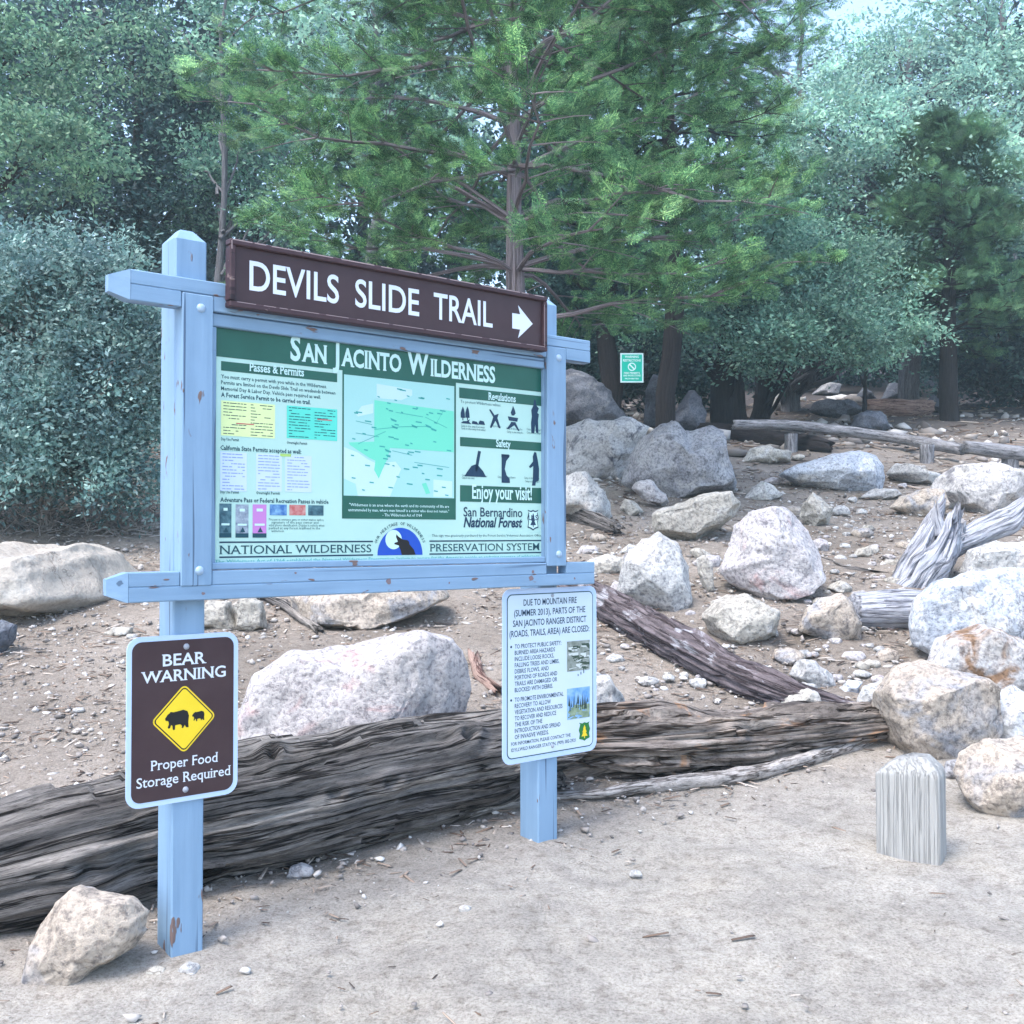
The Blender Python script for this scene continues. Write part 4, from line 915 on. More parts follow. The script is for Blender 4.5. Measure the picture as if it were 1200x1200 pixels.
glog([(862, 500, 10), (905, 502, 12), (950, 508, 10)], 19, M['log'], 'slim_log', 'slim grey log lying above the left end of the log rail', 'log', n_th=24, step=.05)
glog([(1022, 487, 20), (1060, 489, 24), (1092, 488, 22)], 20, M['redstick'], 'orange_log', 'short orange brown fallen log far up the slope', 'log', n_th=32, step=.05)
glog([(960, 655, 4), (990, 668, 6), (1030, 672, 3)], 23, M['log'], 'dark_stick', 'thin dark stick right of the stained boulder', 'stick', n_th=14, step=.03)
glog([(1010, 737, 42), (1050, 738, 46), (1092, 738, 46)], 24, M['drift'], 'log_block', 'short sawn grey log block left of the huge bluish boulder', 'log', n_th=64, step=.015, groove=.12, lump=.06, jag=(.02, .02))
# driftwood stump
G = ground_at(1085, 692); st = empty('driftwood_stump', G, 'bleached bluish driftwood stump with forked top and side root', 'stump')
d = G[1]+.15
tube_log([at(1062, 700, d), at(1083, 665, d+.05), at(1097, 640, d+.15), at(1105, 620, d+.2)], [.135, .15, .145, .11], 31, M['drift'], 'trunk', None, None, n_th=90, step=.012, groove=.10, lump=.16, th_scale=5, terr=.08, jag=(.2, .25), parent=st)
tube_log([at(1103, 625, d+.1), at(1098, 608, d+.1), at(1097, 594, d+.1)], [.055, .035, .008], 32, M['drift'], 'splinter', None, None, n_th=28, step=.012, groove=.2, jag=(0, .08), parent=st)
tube_log([at(1114, 622, d+.2), at(1119, 606, d+.2), at(1121, 597, d+.2)], [.055, .035, .01], 33, M['drift'], 'splinter', None, None, n_th=28, step=.012, groove=.2, jag=(0, .08), parent=st)
tube_log([at(1115, 640, d+.2), at(1145, 626, d+.3), at(1180, 612, d+.35), at(1202, 592, d+.4)], [.08, .08, .09, .06], 34, M['drift'], 'root', None, None, n_th=48, step=.012, groove=.12, lump=.2, parent=st)
tube_log([at(1075, 680, d), at(1058, 690, d-.1), at(1045, 706, d-.15)], [.09, .06, .03], 35, M['drift'], 'root', None, None, n_th=32, step=.012, groove=.2, jag=(0, .1), parent=st)
# square stub post
G = ground_at(1075, 1005); by = G[1]+.05
bo = empty('stub_post', (G[0], by, gz(G[0], by)), 'short square weathered wooden stub post with rounded top', 'bollard')
ns, nz = 96, 60; rot = R(-30); V = []; uv = []
for j in range(nz+1):
    f = j/nz; z = -.12+.452*f
    for i in range(ns):
        a = 2*math.pi*i/ns; c, s = math.cos(a), math.sin(a)
        k = 1/(abs(c)**16+abs(s)**16)**(1/16)
        x, y = .106*c*k, .075*s*k
        # rounded over top, left shoulder lower
        h = max(0, (z-.270)/.062); sh = 1-.46*h**1.6
        x *= sh*(1-.03*f); y *= sh
        nn = .004*float(vnoise(np.array([x*45, y*45, z*2.2]), 4))+.002*float(vnoise(np.array([x*150, y*150, z*4]), 6))
        X_ = x*(1+nn/.1); Y_ = y*(1+nn/.1); zz = z-(.035*max(0, -x/.1)*h)
        V.append((G[0]+X_*math.cos(rot)-Y_*math.sin(rot), by+X_*math.sin(rot)+Y_*math.cos(rot), bo.location[2]+zz)); uv.append((z, x*8+y*3, y*8))
Fc = [(j*ns+i, j*ns+(i+1) % ns, (j+1)*ns+(i+1) % ns, (j+1)*ns+i) for j in range(nz) for i in range(ns)]+[tuple(nz*ns+i for i in range(ns))]
M['stub'] = wood_mat('weathered_stub_wood', (.30, .30, .292), (.40, .40, .39), (.5, .48, .47), sc=(.9, 3.2, 3), bumpd=.008, crackthr=.25, fstr=.15)
mesh_obj('post', np.array(V), Fc, M['stub'], bo, smooth=True, attrs={'uvw': np.array(uv)})
# log rail barrier
for pts, posts, lb in (([(862, 505, 15), (930, 506, 16), (1040, 520, 17), (1130, 536, 17)], ((928, 530, 15), (1088, 543, 16)), 'long low grey log rail on short posts across the slope'),
                       ([(1133, 534, 20), (1180, 542, 24), (1260, 550, 24)], ((1186, 550, 19),), 'short thick log rail at the right picture edge')):
    G = ground_at(posts[0][0], posts[0][1]); lr = empty('log_rail', G, lb, 'barrier'); dd = G[1]
    path = [at(x, y-th/2, ground_at(posts[-1][0] if x > 1050 else posts[0][0], posts[-1][1] if x > 1050 else posts[0][1])[1]) for x, y, th in pts]
    tube_log(path, [th*dd/F/2*.74 for _, _, th in pts], 41+len(posts), M['rail'], 'rail', None, None, n_th=32, step=.05, groove=.05, lump=.04, jag=(.04, .04), parent=lr)
    for x, y, w in posts:
        g = ground_at(x, y); r_ = w*g[1]/F/2
        tube_log([g+np.array([0, .05, -.15]), g+np.array([0, .05, (22)*g[1]/F])], [r_, r_], 51, M['rail'], 'post', None, None, n_th=20, step=.05, groove=.1, lump=.05, jag=(0, 0), parent=lr)

# ------------------------------------------------------------------ trees
def tubes(segs, n_th=8):
    """list of (points, radii) -> vertices, quads and grain coordinates for one mesh"""
    Vs = []; Fs = []; Us = []; b = 0
    th = np.linspace(0, 2*math.pi, n_th, endpoint=False)
    for pts, rad in segs:
        P = np.array(pts, float); n = len(P); T = np.gradient(P, axis=0); T /= np.linalg.norm(T, axis=1)[:, None]+1e-9
        up = np.array([0, 0, 1.0]) if abs(T[:, 2]).mean() < .8 else np.array([0, 1.0, 0])
        A = np.cross(T, up); A /= np.linalg.norm(A, axis=1)[:, None]+1e-9; B = np.cross(A, T)
        r_ = np.array(rad)[:, None, None]; L = np.r_[0, np.cumsum(np.linalg.norm(np.diff(P, axis=0), axis=1))]
        if rad[0] > .08: r_ = r_*(1+.10*vnoise(np.stack(np.broadcast_arrays(np.cos(th)[None]*2, np.sin(th)[None]*2, L[:, None]*1.5), -1), 7))[..., None]
        V = P[:, None]+A[:, None]*np.cos(th)[None, :, None]*r_+B[:, None]*np.sin(th)[None, :, None]*r_
        i = np.arange(n*n_th).reshape(n, n_th)+b
        Fs.append(np.stack([i[:-1], np.roll(i, -1, 1)[:-1], np.roll(i, -1, 1)[1:], i[1:]], -1).reshape(-1, 4)); Vs.append(V.reshape(-1, 3))
        Us.append(np.stack(np.broadcast_arrays(L[:, None]+b*.01, np.cos(th)[None]*rad[0]*8, np.sin(th)[None]*rad[0]*8), -1).reshape(-1, 3)); b += n*n_th
    return np.vstack(Vs), np.vstack(Fs), np.vstack(Us)
def leaves(C, A, size, rs, aspect=.5):
    """one small four sided leaf at each of C with long axis A"""
    n = len(C); Q = rs.normal(size=(n, 3)); B = np.cross(A, Q); B /= np.linalg.norm(B, axis=1)[:, None]+1e-9
    s = size*rs.uniform(.45, 1.5, n)[:, None]; N = np.cross(A, B)
    V = np.stack([C-A*s*.5, C+B*s*aspect*.5+N*s*.08, C+A*s*.5, C-B*s*aspect*.5+N*s*.08], 1).reshape(-1, 3)
    return V, np.arange(n*4).reshape(n, 4)
def unit(v): return v/(np.linalg.norm(v, axis=-1, keepdims=True)+1e-9)
def wig(a, b, n, rs, amp):
    t = np.linspace(0, 1, n)[:, None]; a = np.array(a); b = np.array(b); L = np.linalg.norm(b-a)
    w = np.cumsum(rs.normal(size=(n, 3)), axis=0); w -= t*w[-1]; return a+(b-a)*t+w*amp*L/np.sqrt(n)
def broadleaf(name, label, px, d, blobs, mleaf, mbark, tr, seed, K=60, per=110, leaf=.10, top=None, group=None, rc=.45, cat='tree', gap=.0, base_off=0., flatten=.55, trunk_px=None, name_trunk='trunk'):
    """blobs: crown masses (photo x, y, half width, half height, depth); real clusters of leaves fill them in depth"""
    rs = np.random.RandomState(seed)
    g0 = at(px, 500, d); base = np.array([g0[0], g0[1], gz(g0[0], g0[1])])
    t = empty(name, base, label, cat, group)
    cl = []
    tot = sum(b[2]*b[3] for b in blobs)
    for (x, y, rx, ry, dd) in blobs:
        c = at(x, y, dd); sx, sz = rx*dd/F, ry*dd/F; k = max(4, int(K*rx*ry/tot))
        q = unit(rs.normal(size=(k*3, 3)))*(rs.uniform(.15, 1, (k*3, 1))**.45)
        P = c+q*np.array([sx, max(.6, min(sx, sz)*.9), sz])
        if gap: P = P[vnoise(P/(rc*2.2), seed) > -1+gap*2-.0]
        cl.append(P[:k])
    cl = np.vstack(cl)
    topz = top or cl[:, 2].max()
    tx = base[0] if trunk_px is None else at(trunk_px, 100, d)[0]
    tp = np.array([tx, base[1], topz]); tk = wig(base-np.array([0, 0, .3]), tp, 14, rs, .035)
    segs = [(tk, np.linspace(tr*1.15, tr*.25, 14))]
    for c in cl[rs.permutation(len(cl))[:max(8, len(cl)//3)]]:
        f = np.clip((c[2]-base[2]-.35*np.hypot(*(c-base)[:2]))/(topz-base[2]), .22, .95); s = tk[int(f*13)]
        b = wig(s, c, 7, rs, .09); b[:, 2] += np.sin(np.linspace(0, math.pi, 7))*.08*np.linalg.norm(c-s)
        r0 = min(tr*.4, .012+.013*np.linalg.norm(c-s)); segs.append((b, np.linspace(r0, .006, 7)))
    V, Fq, Uv = tubes(segs, 9 if d < 20 else 7)
    mesh_obj(name_trunk, V, Fq, mbark, t, smooth=True, attrs={'uvw': Uv})
    n = len(cl); off = rs.normal(size=(n, per, 3))*np.array([.5, .5, .5*flatten])*rc*rs.uniform(.6, 1.3, (n, 1, 1))
    tiltd = rs.normal(size=(n, 1, 2))*.35; off[..., 2] += (off[..., :2]*tiltd).sum(-1)
    C = (cl[:, None]+off).reshape(-1, 3)
    A = unit(off.reshape(-1, 3)*np.array([1, 1, .5])/rc+rs.normal(size=(n*per, 3))*.45)
    V, Fq = leaves(C, A, leaf, rs)
    tn = np.repeat(rs.uniform(.6, 1.35, n), per*4)[:, None]*np.ones((1, 3))
    mesh_obj('crown', V, Fq, mleaf, t, attrs={'tint': tn})
    return t
# --- cedar with flat feathery sprays
def spray_template():
    seg = []
    def feather(o, dr, L, lvl):
        n = 5 if lvl == 0 else 3
        seg.append((o+dr*L*.5, dr, L, .04*L+.006))
        for i in range(n):
            f = .18+.75*i/n
            for s in (-1, 1):
                a = s*R(47); c, q = math.cos(a), math.sin(a); e = np.array([dr[0]*c-dr[1]*q, dr[0]*q+dr[1]*c, 0]); l = L*(.50-.36*f)*(1.1 if lvl == 0 else .8)
                if lvl == 0: feather(o+dr*L*f, e, l, 1)
                else: seg.append((o+dr*L*f+e*l*.5, e, l,   .085*L+.008))
    feather(np.zeros(3), np.array([1.0, 0, 0]), 1.0, 0)
    V = []
    for c, dr, L, w in seg:
        p = np.array([-dr[1], dr[0], 0]); V += [c-dr*L*.5, c+p*w*.5, c+dr*L*.5, c-p*w*.5]
    return np.array(V)
SPR = spray_template()
def sprays(O, D, L, rs, curl=.25):
    """O origins, D directions, L lengths -> all feathers in one vertex array"""
    n = len(O); up = np.array([0, -.5, .8])+rs.normal(size=(n, 3))*.8; Bv = unit(np.cross(up, D)); Nv = np.cross(D, Bv)
    T = SPR[None]; x = T[..., 0]; y = T[..., 1]; z = curl*(x**2)*rs.normal(size=(n, 1))*.5-.35*y**2
    P = O[:, None]+(D[:, None]*x[..., None]+Bv[:, None]*y[..., None]+Nv[:, None]*z[..., None])*L[:, None, None]
    V = P.reshape(-1, 3); return V, np.arange(len(V)).reshape(-1, 4)
def cedar(label, px, d, height, tr, zlow, lens, nb, seed, mleaf, mbark, L0=.30, group=None, skip_front=.7, twigs=7, per=6, lean=0.):
    rs = np.random.RandomState(seed); g0 = at(px, 500, d); base = np.array([g0[0], g0[1], gz(g0[0], g0[1])])
    t = empty('cedar_tree', base, label, 'tree', group)
    tk = wig(base-np.array([0, 0, .3]), base+np.array([lean, 0, height]), 20, rs, .012); segs = [(tk, np.linspace(tr*1.15, tr*.2, 20))]
    O = []; D = []; Ls = []
    for i in range(nb):
        f = zlow+(1-zlow)*((i+rs.uniform(0, .8))/nb); s = tk[min(19, int(f*19))]; az = i*2.399+rs.uniform(-.4, .4)
        dirh = np.array([math.cos(az), math.sin(az), 0])
        if dirh[1] < -.72 and rs.uniform() < skip_front: continue
        L = np.interp(f, *lens)*rs.uniform(.75, 1.15)
        if dirh[0] < 0: L *= .95
        q = np.linspace(0, 1, 9)[:, None]
        b = s+dirh*L*q+np.array([0, 0, 1])*L*(rs.uniform(-.2, .8)*q-.42*q**2+.28*q**4)+np.cumsum(rs.normal(size=(9, 3)), axis=0)*.012*L
        segs.append((b, np.linspace(.010+.0065*L, .004, 9)))
        for k in range(twigs):
            fq = .28+.72*(k+rs.uniform(0, .9))/twigs; p = b[min(8, int(fq*8.99))]; sd_ = (-1)**k
            a2 = az+sd_*rs.uniform(.45, 1.15); l2 = L*rs.uniform(.16, .34)*(1.15-.5*fq)
            e = np.array([math.cos(a2), math.sin(a2), rs.uniform(-.2, .22)]); e /= np.linalg.norm(e)
            tw = p+e*l2*np.linspace(0, 1, 4)[:, None]+np.array([0, 0, -.10])*l2*np.linspace(0, 1, 4)[:, None]**2
            segs.append((tw, np.linspace(.008, .003, 4)))
            for j in range(per):
                fj = .2+.85*j/per; o = p+e*l2*fj+rs.normal(size=3)*.06*np.array([1, 1, .8]); a3 = a2+(-1)**j*rs.uniform(.2, .9)*(1-.5*fj)
                O.append(o); v = np.array([math.cos(a3), math.sin(a3), rs.uniform(-.25, .75)]); D.append(v/np.linalg.norm(v)); Ls.append(L0*rs.uniform(.6, 1.25))
    V, Fq, Uv = tubes(segs, 8); mesh_obj('trunk', V, Fq, mbark, t, smooth=True, attrs={'uvw': Uv})
    V, Fq = sprays(np.array(O), np.array(D), np.array(Ls), rs); tn = np.repeat(rs.uniform(.3, 1.6, len(O)), len(SPR))[:, None]*np.array([[1.05, 1, .95]])
    mesh_obj('crown', V, Fq, mleaf, t, attrs={'tint': tn})
    return t
cedar('tall bright green cedar with pale trunk rising behind the signboard', 600, 10.5, 9.5, .095, .25, ([.2, .45, .7, 1], [2.5, 2.7, 2.2, .6]), 125, 2, M['cedar'], M['bark_red'], L0=.21, skip_front=.4, twigs=10, per=20)
cedar('dark green cedar with thick dark trunk at the right edge', 1112, 19.5, 5.6, .17, .32, ([.3, .45, .7, 1], [1.7, 1.6, 1.3, .4]), 85, 9, M['cedar_dark'], M['bark_dark'], L0=.32, skip_front=.1, twigs=8, per=9)
cedar('bright young cedar behind the signboard at right, lower sprays over the green sign', 782, 15.5, 10, .14, .43, ([.2, .5, .7, 1], [1.9, 1.9, 1.7, .5]), 80, 12, M['cedar'], M['bark_dark'], L0=.30, skip_front=.1, twigs=8, per=10)
# broad leaved trees the photo tells apart
B = broadleaf
B('oak_tree', 'light green oak at the top left corner', -60, 12.5, [(20, 60, 95, 80, 12), (50, 190, 95, 60, 11.5), (10, 130, 100, 60, 12), (150, 60, 60, 50, 13)], M['oak_left'], M['bark_dark'], .14, 3, K=70, per=230, leaf=.062, rc=.46, flatten=.3)
B('oak_tree', 'dark blue green oak filling the space above the bush, left of pale slim trunk', 150, 17, [(150, 120, 110, 130, 16.5), (90, 260, 120, 60, 16), (200, 250, 90, 70, 16.5)], M['deep'], M['bark_dark'], .16, 4, K=110, per=190, leaf=.085, rc=.55, flatten=.4)
B('oak_tree', 'slim pale trunked oak between the bush and the tall cedar', 268, 15.5, [(260, 60, 80, 90, 16.2), (270, 170, 70, 70, 16.3), (250, 240, 70, 50, 16.2), (330, 250, 50, 50, 16)], M['oak_lit'], M['bark_grey'], .07, 5, K=80, per=160, leaf=.08, rc=.45, flatten=.4)
B('oak_tree', 'pale leaved oak behind the top of the tall cedar', 430, 20, [(400, 40, 140, 80, 20), (480, 130, 120, 90, 20), (640, 40, 100, 80, 21)], M['oak_pale'], M['bark_grey'], .15, 6, K=110, per=100, leaf=.12, rc=.6)
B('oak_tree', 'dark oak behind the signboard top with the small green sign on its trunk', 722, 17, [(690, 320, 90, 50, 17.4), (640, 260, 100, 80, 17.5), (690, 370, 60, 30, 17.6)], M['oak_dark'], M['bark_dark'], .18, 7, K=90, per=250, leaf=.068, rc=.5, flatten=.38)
B('oak_tree', 'oak with broad dark trunk right of the green sign', 856, 18, [(850, 360, 80, 55, 17.2), (800, 385, 55, 30, 17.3), (880, 290, 80, 60, 17), (900, 400, 50, 40, 16.8)], M['oak_lit'], M['bark_dark'], .30, 8, K=90, per=250, leaf=.068, rc=.5, flatten=.38)
B('oak_tree', 'forked dark trunked oak beside the broad dark trunk', 888, 19, [(930, 330, 70, 60, 18), (960, 380, 70, 45, 17)], M['oak_lit'], M['bark_dark'], .17, 10, K=70, per=250, leaf=.072, rc=.5, flatten=.35)
B('oak_tree', 'drooping blue green oak on a grey trunk above the log rail', 925, 21, [(1000, 330, 80, 60, 18), (1020, 385, 75, 40, 17.5), (950, 260, 70, 60, 20)], M['oak_lit'], M['bark_grey'], .18, 11, K=95, per=250, leaf=.072, rc=.5, flatten=.35)
B('oak_tree', 'large pale grey green oak filling the upper right', 1070, 22, [(1000, 170, 120, 70, 20), (1110, 200, 110, 80, 20), (1180, 240, 80, 70, 19.5), (960, 230, 70, 50, 20.5), (1060, 100, 120, 60, 22)], M['oak_pale'], M['bark_grey'], .2, 13, K=170, per=190, leaf=.09, rc=.6, gap=.2, flatten=.4)
B('oak_tree', 'bright pale tree at the top right corner', 1180, 27, [(1140, 40, 130, 70, 27), (1220, 110, 100, 80, 26)], M['oak_pale'], M['bark_grey'], .2, 14, K=100, per=110, leaf=.14, rc=.7)
B('oak_tree', 'thin crowned pale tree with white sky showing through it', 940, 28, [(900, 90, 110, 60, 28), (800, 70, 100, 70, 28), (960, 40, 60, 30, 29)], M['oak_pale'], M['bark_grey'], .16, 15, K=70, per=80, leaf=.14, rc=.7, gap=.35)
B('oak_tree', 'dark oak behind the dark cedar at the right edge', 1215, 22, [(1190, 340, 70, 60, 21), (1150, 410, 90, 35, 22.5), (1240, 400, 60, 50, 20)], M['oak_dark'], M['bark_dark'], .2, 16, K=80, per=110, leaf=.12, rc=.55)
B('sapling', 'thin dark sapling above the whale backed boulder', 1013, 19.5, [(1010, 400, 40, 20, 19.3)], M['oak_dark'], M['bark_dark'], .05, 17, K=14, per=70, leaf=.1, rc=.35, cat='sapling')
# bush left of the signboard
B('leafy_bush', 'large dense grey green bush left of the signboard', 60, 9.3, [(40, 420, 120, 130, 8.9), (130, 430, 75, 110, 8.8), (20, 310, 90, 60, 9), (130, 330, 60, 45, 9), (-90, 400, 90, 150, 9), (60, 515, 130, 40, 8.7), (60, 565, 140, 32, 8.9), (190, 420, 30, 90, 9.1)], M['bush'], M['stick'], .05, 18, K=480, per=240, leaf=.043, rc=.25, cat='bush', name_trunk='stems', flatten=.8)
rsb = np.random.RandomState(77); segs = []
for k in range(900):
    g = ground_at(rsb.uniform(-60, 185), rsb.uniform(585, 632)); g = g+np.array([0, rsb.uniform(0, .4), 0]); v = rsb.normal(size=3)*np.array([1, .5, .55]); v[2] = abs(v[2])*.8; v = v/np.linalg.norm(v)*rsb.uniform(.2, .75)
    segs.append((wig(g, g+v, 5, rsb, .12), np.linspace(.007, .002, 5)))
V, Fq, Uv = tubes(segs, 4); g = ground_at(70, 625)
tag(mesh_obj('dry_brush', V, Fq, M['stick'], loc=(g[0], g[1], g[2]), attrs={'uvw': Uv}), 'low tangle of dry grey twigs along the foot of the big bush', 'brush', kind='stuff')
# the wood behind: each tree its own, in rows up the hill
rg2 = random.Random(8)
far = [(-40, 24, -120), (70, 27, -140), (180, 25, -120), (300, 28, -120), (420, 26, -100), (530, 29, -100), (640, 27, -60), (740, 30, 10), (840, 31, 110), (960, 32, 120), (1060, 31, 20), (1170, 30, -40), (1280, 28, -60), (20, 34, -160), (240, 36, -160), (470, 36, -120), (690, 38, -20), (1120, 38, 30), (-160, 26, -100), (1380, 30, -60)]
words = ['leftmost dark wood tree', 'second dark wood tree from the left', 'dark wood tree above the bush', 'dark wood tree behind slim pale trunk', 'dark wood tree left of the tall cedar', 'dark wood tree right behind the tall cedar', 'dark wood tree above the arrow', 'dark wood tree above the green sign', 'low dark wood tree below the sky gap', 'low dark wood tree right of the sky gap', 'dark wood tree behind the pale oak', 'dark wood tree behind the bright corner tree', 'rightmost dark wood tree',
         'farther tree high behind the bush', 'farther tree high behind the slim trunk', 'farther tree high behind cedar top', 'farther tree just left of the sky gap', 'farther tree at far right up the hill', 'dark tree beyond the left picture edge', 'dark tree beyond the right picture edge']
for i, ((x, d, ytop), wd) in enumerate(zip(far, words)):
    yb = 440; hh = (yb-ytop)/2
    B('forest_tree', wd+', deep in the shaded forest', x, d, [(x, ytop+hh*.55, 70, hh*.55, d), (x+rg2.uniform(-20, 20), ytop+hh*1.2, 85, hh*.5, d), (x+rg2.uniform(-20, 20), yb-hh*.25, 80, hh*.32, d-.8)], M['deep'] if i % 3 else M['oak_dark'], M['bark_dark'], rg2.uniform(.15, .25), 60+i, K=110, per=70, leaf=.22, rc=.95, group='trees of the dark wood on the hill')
und = [(630, 19, 430), (690, 20, 420), (960, 27, 392), (1040, 28, 390), (1100, 26, 410), (1170, 22.5, 425), (1240, 22, 430), (900, 28, 395), (820, 22, 425), (760, 21, 425), (250, 13.5, 420), (330, 14, 420), (430, 15, 430), (540, 16, 430)]
uw = ['dark undergrowth bush behind the beam end at right', 'dark undergrowth bush left of the green sign', 'dark undergrowth bush right of grey trunk', 'dark undergrowth bush above the orange log', 'dark undergrowth bush behind the thick dark trunk', 'dark undergrowth bush right of the thick dark trunk', 'dark undergrowth bush at the right edge', 'dark undergrowth bush behind the forked trunk', 'dark undergrowth bush behind the broad dark trunk', 'dark undergrowth bush right of the green sign',
      'dark undergrowth bush behind left batten', 'dark undergrowth bush behind the map panel left half', 'dark undergrowth bush behind the map panel middle', 'dark undergrowth bush behind the map panel right half']
for i, ((x, d, y), wd) in enumerate(zip(und, uw)):
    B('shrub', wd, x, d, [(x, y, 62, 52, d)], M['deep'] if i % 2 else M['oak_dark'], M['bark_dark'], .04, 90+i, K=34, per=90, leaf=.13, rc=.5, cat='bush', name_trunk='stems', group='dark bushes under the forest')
# green sign on the oak trunk
G = at(740.5, 431, 16.6); gs = empty('green_sign', G, 'small green and white notice nailed to a dark tree trunk', 'sign')
def gquad(name, m, rects, dy, parent=gs):
    mb = MB()
    for (a, b, c, d_) in rects: mb.add([G+np.array([a, -dy, c]), G+np.array([b, -dy, c]), G+np.array([b, -dy, d_]), G+np.array([a, -dy, d_])], [(0, 1, 2, 3)])
    return mb.build(name, m, parent)
mb = MB(); hull(mb, [G+np.array([a, b, c]) for a in (-.18, .18) for b in (0, .012) for c in (-.23, .23)]); mb.build('plate', flat('pale_green_rim', (.70, .92, .95), .5), gs)
gquad('green_face', flat('notice_green', (.012, .55, .40), .5), [(-.158, .158, -.208, .208)], .002)
mb = MB()
def gtext(t, z, cap, w):
    V, Fc, _ = text_flat(t, .03, 0, 2); x0, x1 = V[:, 0].min(), V[:, 0].max(); s = w/(x1-x0)
    mb.add([G+np.array([(q[0]-x0)*s-w/2, -.004, z+q[1]*cap]) for q in V], Fc)
gtext('WARNING', .155, .034, .22); gtext('RESTRICTIONS', .098, .034, .28); gtext('FIRE PERMITS', -.095, .026, .25); gtext('AND WOOD STOVES', -.135, .026, .27); gtext('PROHIBITED', -.18, .020, .22)
k = 24
for i in range(k):
    a, b = 2*math.pi*i/k, 2*math.pi*(i+1)/k
    mb.add([G+np.array([r_*math.cos(t), -.004, r_*math.sin(t)+.015]) for t, r_ in ((a, .065), (b, .065), (b, .048), (a, .048))], [(0, 1, 2, 3)])
mb.add([G+np.array([a, -.0042, b+.015]) for a, b in ((-.045, .03), (-.03, .045), (.045, -.03), (.03, -.045))], [(0, 1, 2, 3)])
mb.build('lettering', flat('notice_white', (.70, .95, .95), .5), gs)

# ------------------------------------------------------------------ loose gravel and litter (nobody could count it)
def scatter(name, label, n, m, size, seed, region, kind, aspect=(1, 1, .5), cl=None):
    rs = np.random.RandomState(seed); x0, x1, y0, y1 = region
    y = y0+(y1-y0)*rs.uniform(0, 1, n)**(1.5 if y0 < 5 else .8); x = rs.uniform(-1, 1, n)*(.55*y+.3)
    if cl is not None:
        k = cl(x, y, rs); x, y = x[k], y[k]
    n = len(x); s = size[0]+(size[1]-size[0])*rs.uniform(0, 1, n)**3.5; s *= np.clip(y/4, .8, 2.2)**.6
    V0, F0 = (ICO3[0], ICO3[1]) if kind == 'stone' else (BOX[0], BOX[1])
    jit = 1+.35*rs.normal(size=(n, len(V0), 3)) if kind == 'stone' else np.ones((n, len(V0), 3))
    P = V0[None]*jit*np.array(aspect)*s[:, None, None]*rs.uniform(.6, 1.4, (n, 1, 3))
    a = rs.uniform(0, 6.28, n); t = rs.normal(size=n)*.15
    c, q = np.cos(a)[:, None], np.sin(a)[:, None]
    Z_ = P[..., 2]+P[..., 0]*np.tan(t)[:, None]
    X_ = P[..., 0]*c-P[..., 1]*q; Y_ = P[..., 0]*q+P[..., 1]*c
    z = hgt(x, y)+.004
    V = np.stack([X_+x[:, None], Y_+y[:, None], Z_+(z+s*aspect[2]*.3)[:, None]], -1).reshape(-1, 3)
    Fc = (F0[None]+(np.arange(n)*len(V0))[:, None, None]).reshape(-1, F0.shape[1])
    o = mesh_obj(name, V, Fc, m); return tag(o, label, name.replace('_', ' '), kind='stuff')
bm = bmesh.new(); bmesh.ops.create_icosphere(bm, subdivisions=1, radius=1); ICO3 = (np.array([v.co[:] for v in bm.verts]), np.array([[v.index for v in f.verts] for f in bm.faces])); bm.free()
BOX = (np.array([(-1, -1, 0), (1, -.7, 0), (1, .7, 0), (-1, 1, 0), (-.6, -.6, 1), (.9, -.5, 1), (.9, .5, 1), (-.6, .6, 1)], float), np.array([(0, 3, 2, 1), (4, 5, 6, 7), (0, 1, 5, 4), (1, 2, 6, 5), (2, 3, 7, 6), (3, 0, 4, 7)]))
def chip_mat(name, stops, rough=.9):
    m, nt, b = new_mat(name); g = nd(nt, 'ShaderNodeNewGeometry'); nt.links.new(ramp(nt, g.outputs['Random Per Island'], stops), b.inputs['Base Color']); b.inputs['Roughness'].default_value = rough
    b.inputs['Specular IOR Level'].default_value = .15; return m
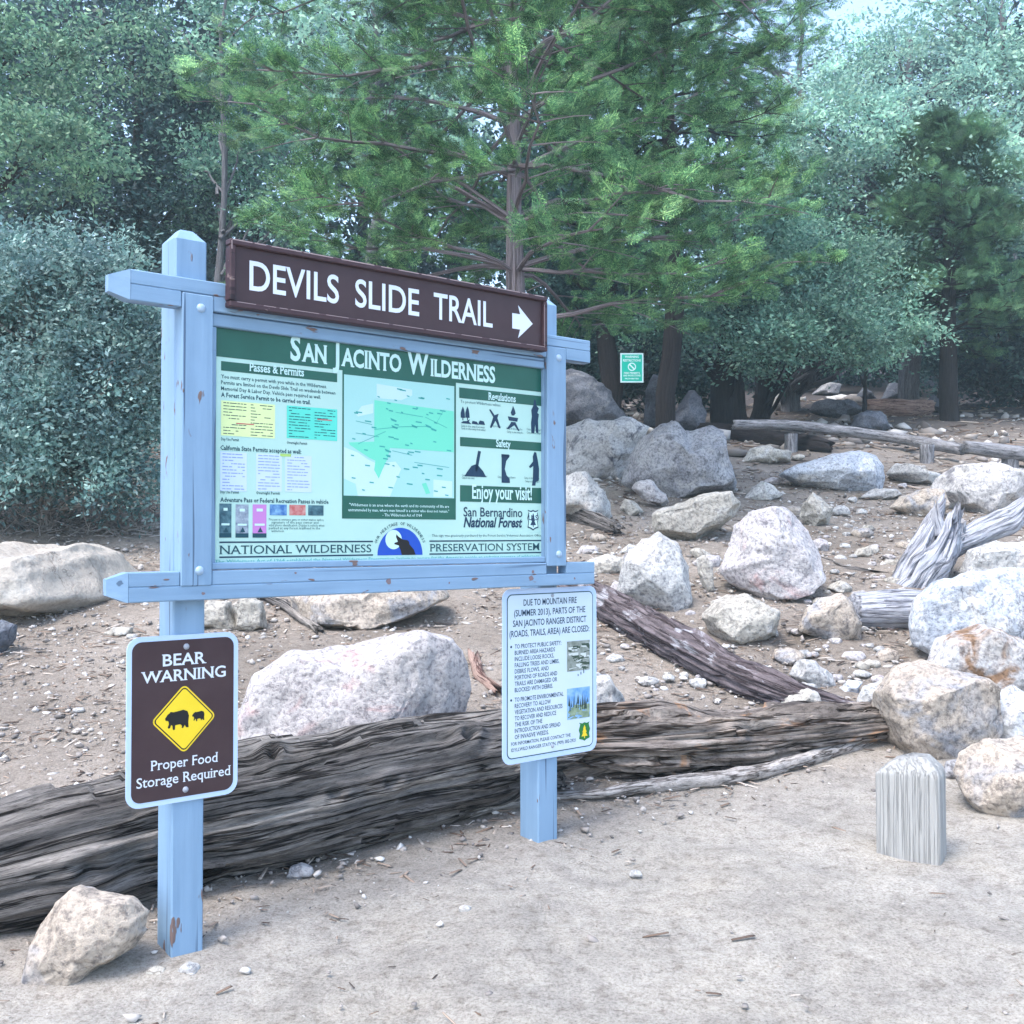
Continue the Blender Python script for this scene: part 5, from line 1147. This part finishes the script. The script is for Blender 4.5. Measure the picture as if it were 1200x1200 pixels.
M['gravel'] = chip_mat('gravel_mix', [(0, (.13, .12, .115)), (.5, (.33, .30, .28)), (.85, (.48, .46, .44)), (1, (.68, .67, .66))])
M['litter'] = chip_mat('litter_mix', [(0, (.06, .045, .04)), (.4, (.18, .13, .10)), (.75, (.33, .26, .21)), (1, (.52, .47, .42))])
upslope = lambda x, y, rs: (y-.60*x > 3.85+rs.normal(size=len(x))*.22) | (rs.uniform(size=len(x)) < .018)
scatter('gravel', 'fine gravel strewn over the dirt slope', 34000, M['gravel'], (.003, .017), 5, (0, 0, 2.3, 13), 'stone', (1, .8, .55), upslope)
scatter('leaf_litter', 'twigs, bark chips and dry leaves over the dirt', 52000, M['litter'], (.005, .034), 6, (0, 0, 2.5, 14), 'chip', (1, .16, .10), upslope)

scatter('stone_litter', 'small broken stones over the far shaded slope', 2600, M['gravel'], (.02, .13), 15, (0, 0, 12, 25), 'stone', (1, .8, .5), lambda x, y, rs: fbm(np.stack([x*.5, y*.5, x*0], -1), 4, 2) > .05)
scatter('forest_litter', 'dark bark chips and sticks over the far shaded slope', 9000, M['litter'], (.02, .10), 16, (0, 0, 11, 25), 'chip', (1, .16, .10))
# ------------------------------------------------------------------ the air: pale haze round the whole scene
def haze(density):
    m = bpy.data.materials.new('haze'); m.use_nodes = True; nt = m.node_tree
    nt.nodes.remove(nt.nodes['Principled BSDF'])
    v = nd(nt, 'ShaderNodeVolumePrincipled'); v.inputs['Density'].default_value = density; v.inputs['Color'].default_value = (.70, .92, 1, 1); v.inputs['Anisotropy'].default_value = .2
    nt.links.new(v.outputs[0], nt.nodes['Material Output'].inputs['Volume'])
    x0, x1, y0, y1, z0, z1 = -161, 161, -41, 301, -5, 45
    Vv = [(x, y, z) for z in (z0, z1) for y in (y0, y1) for x in (x0, x1)]
    tag(mesh_obj('haze', np.array(Vv), [(0, 2, 3, 1), (4, 5, 7, 6), (0, 1, 5, 4), (1, 3, 7, 5), (3, 2, 6, 7), (2, 0, 4, 6)], m), kind='stuff')
haze(.0021)
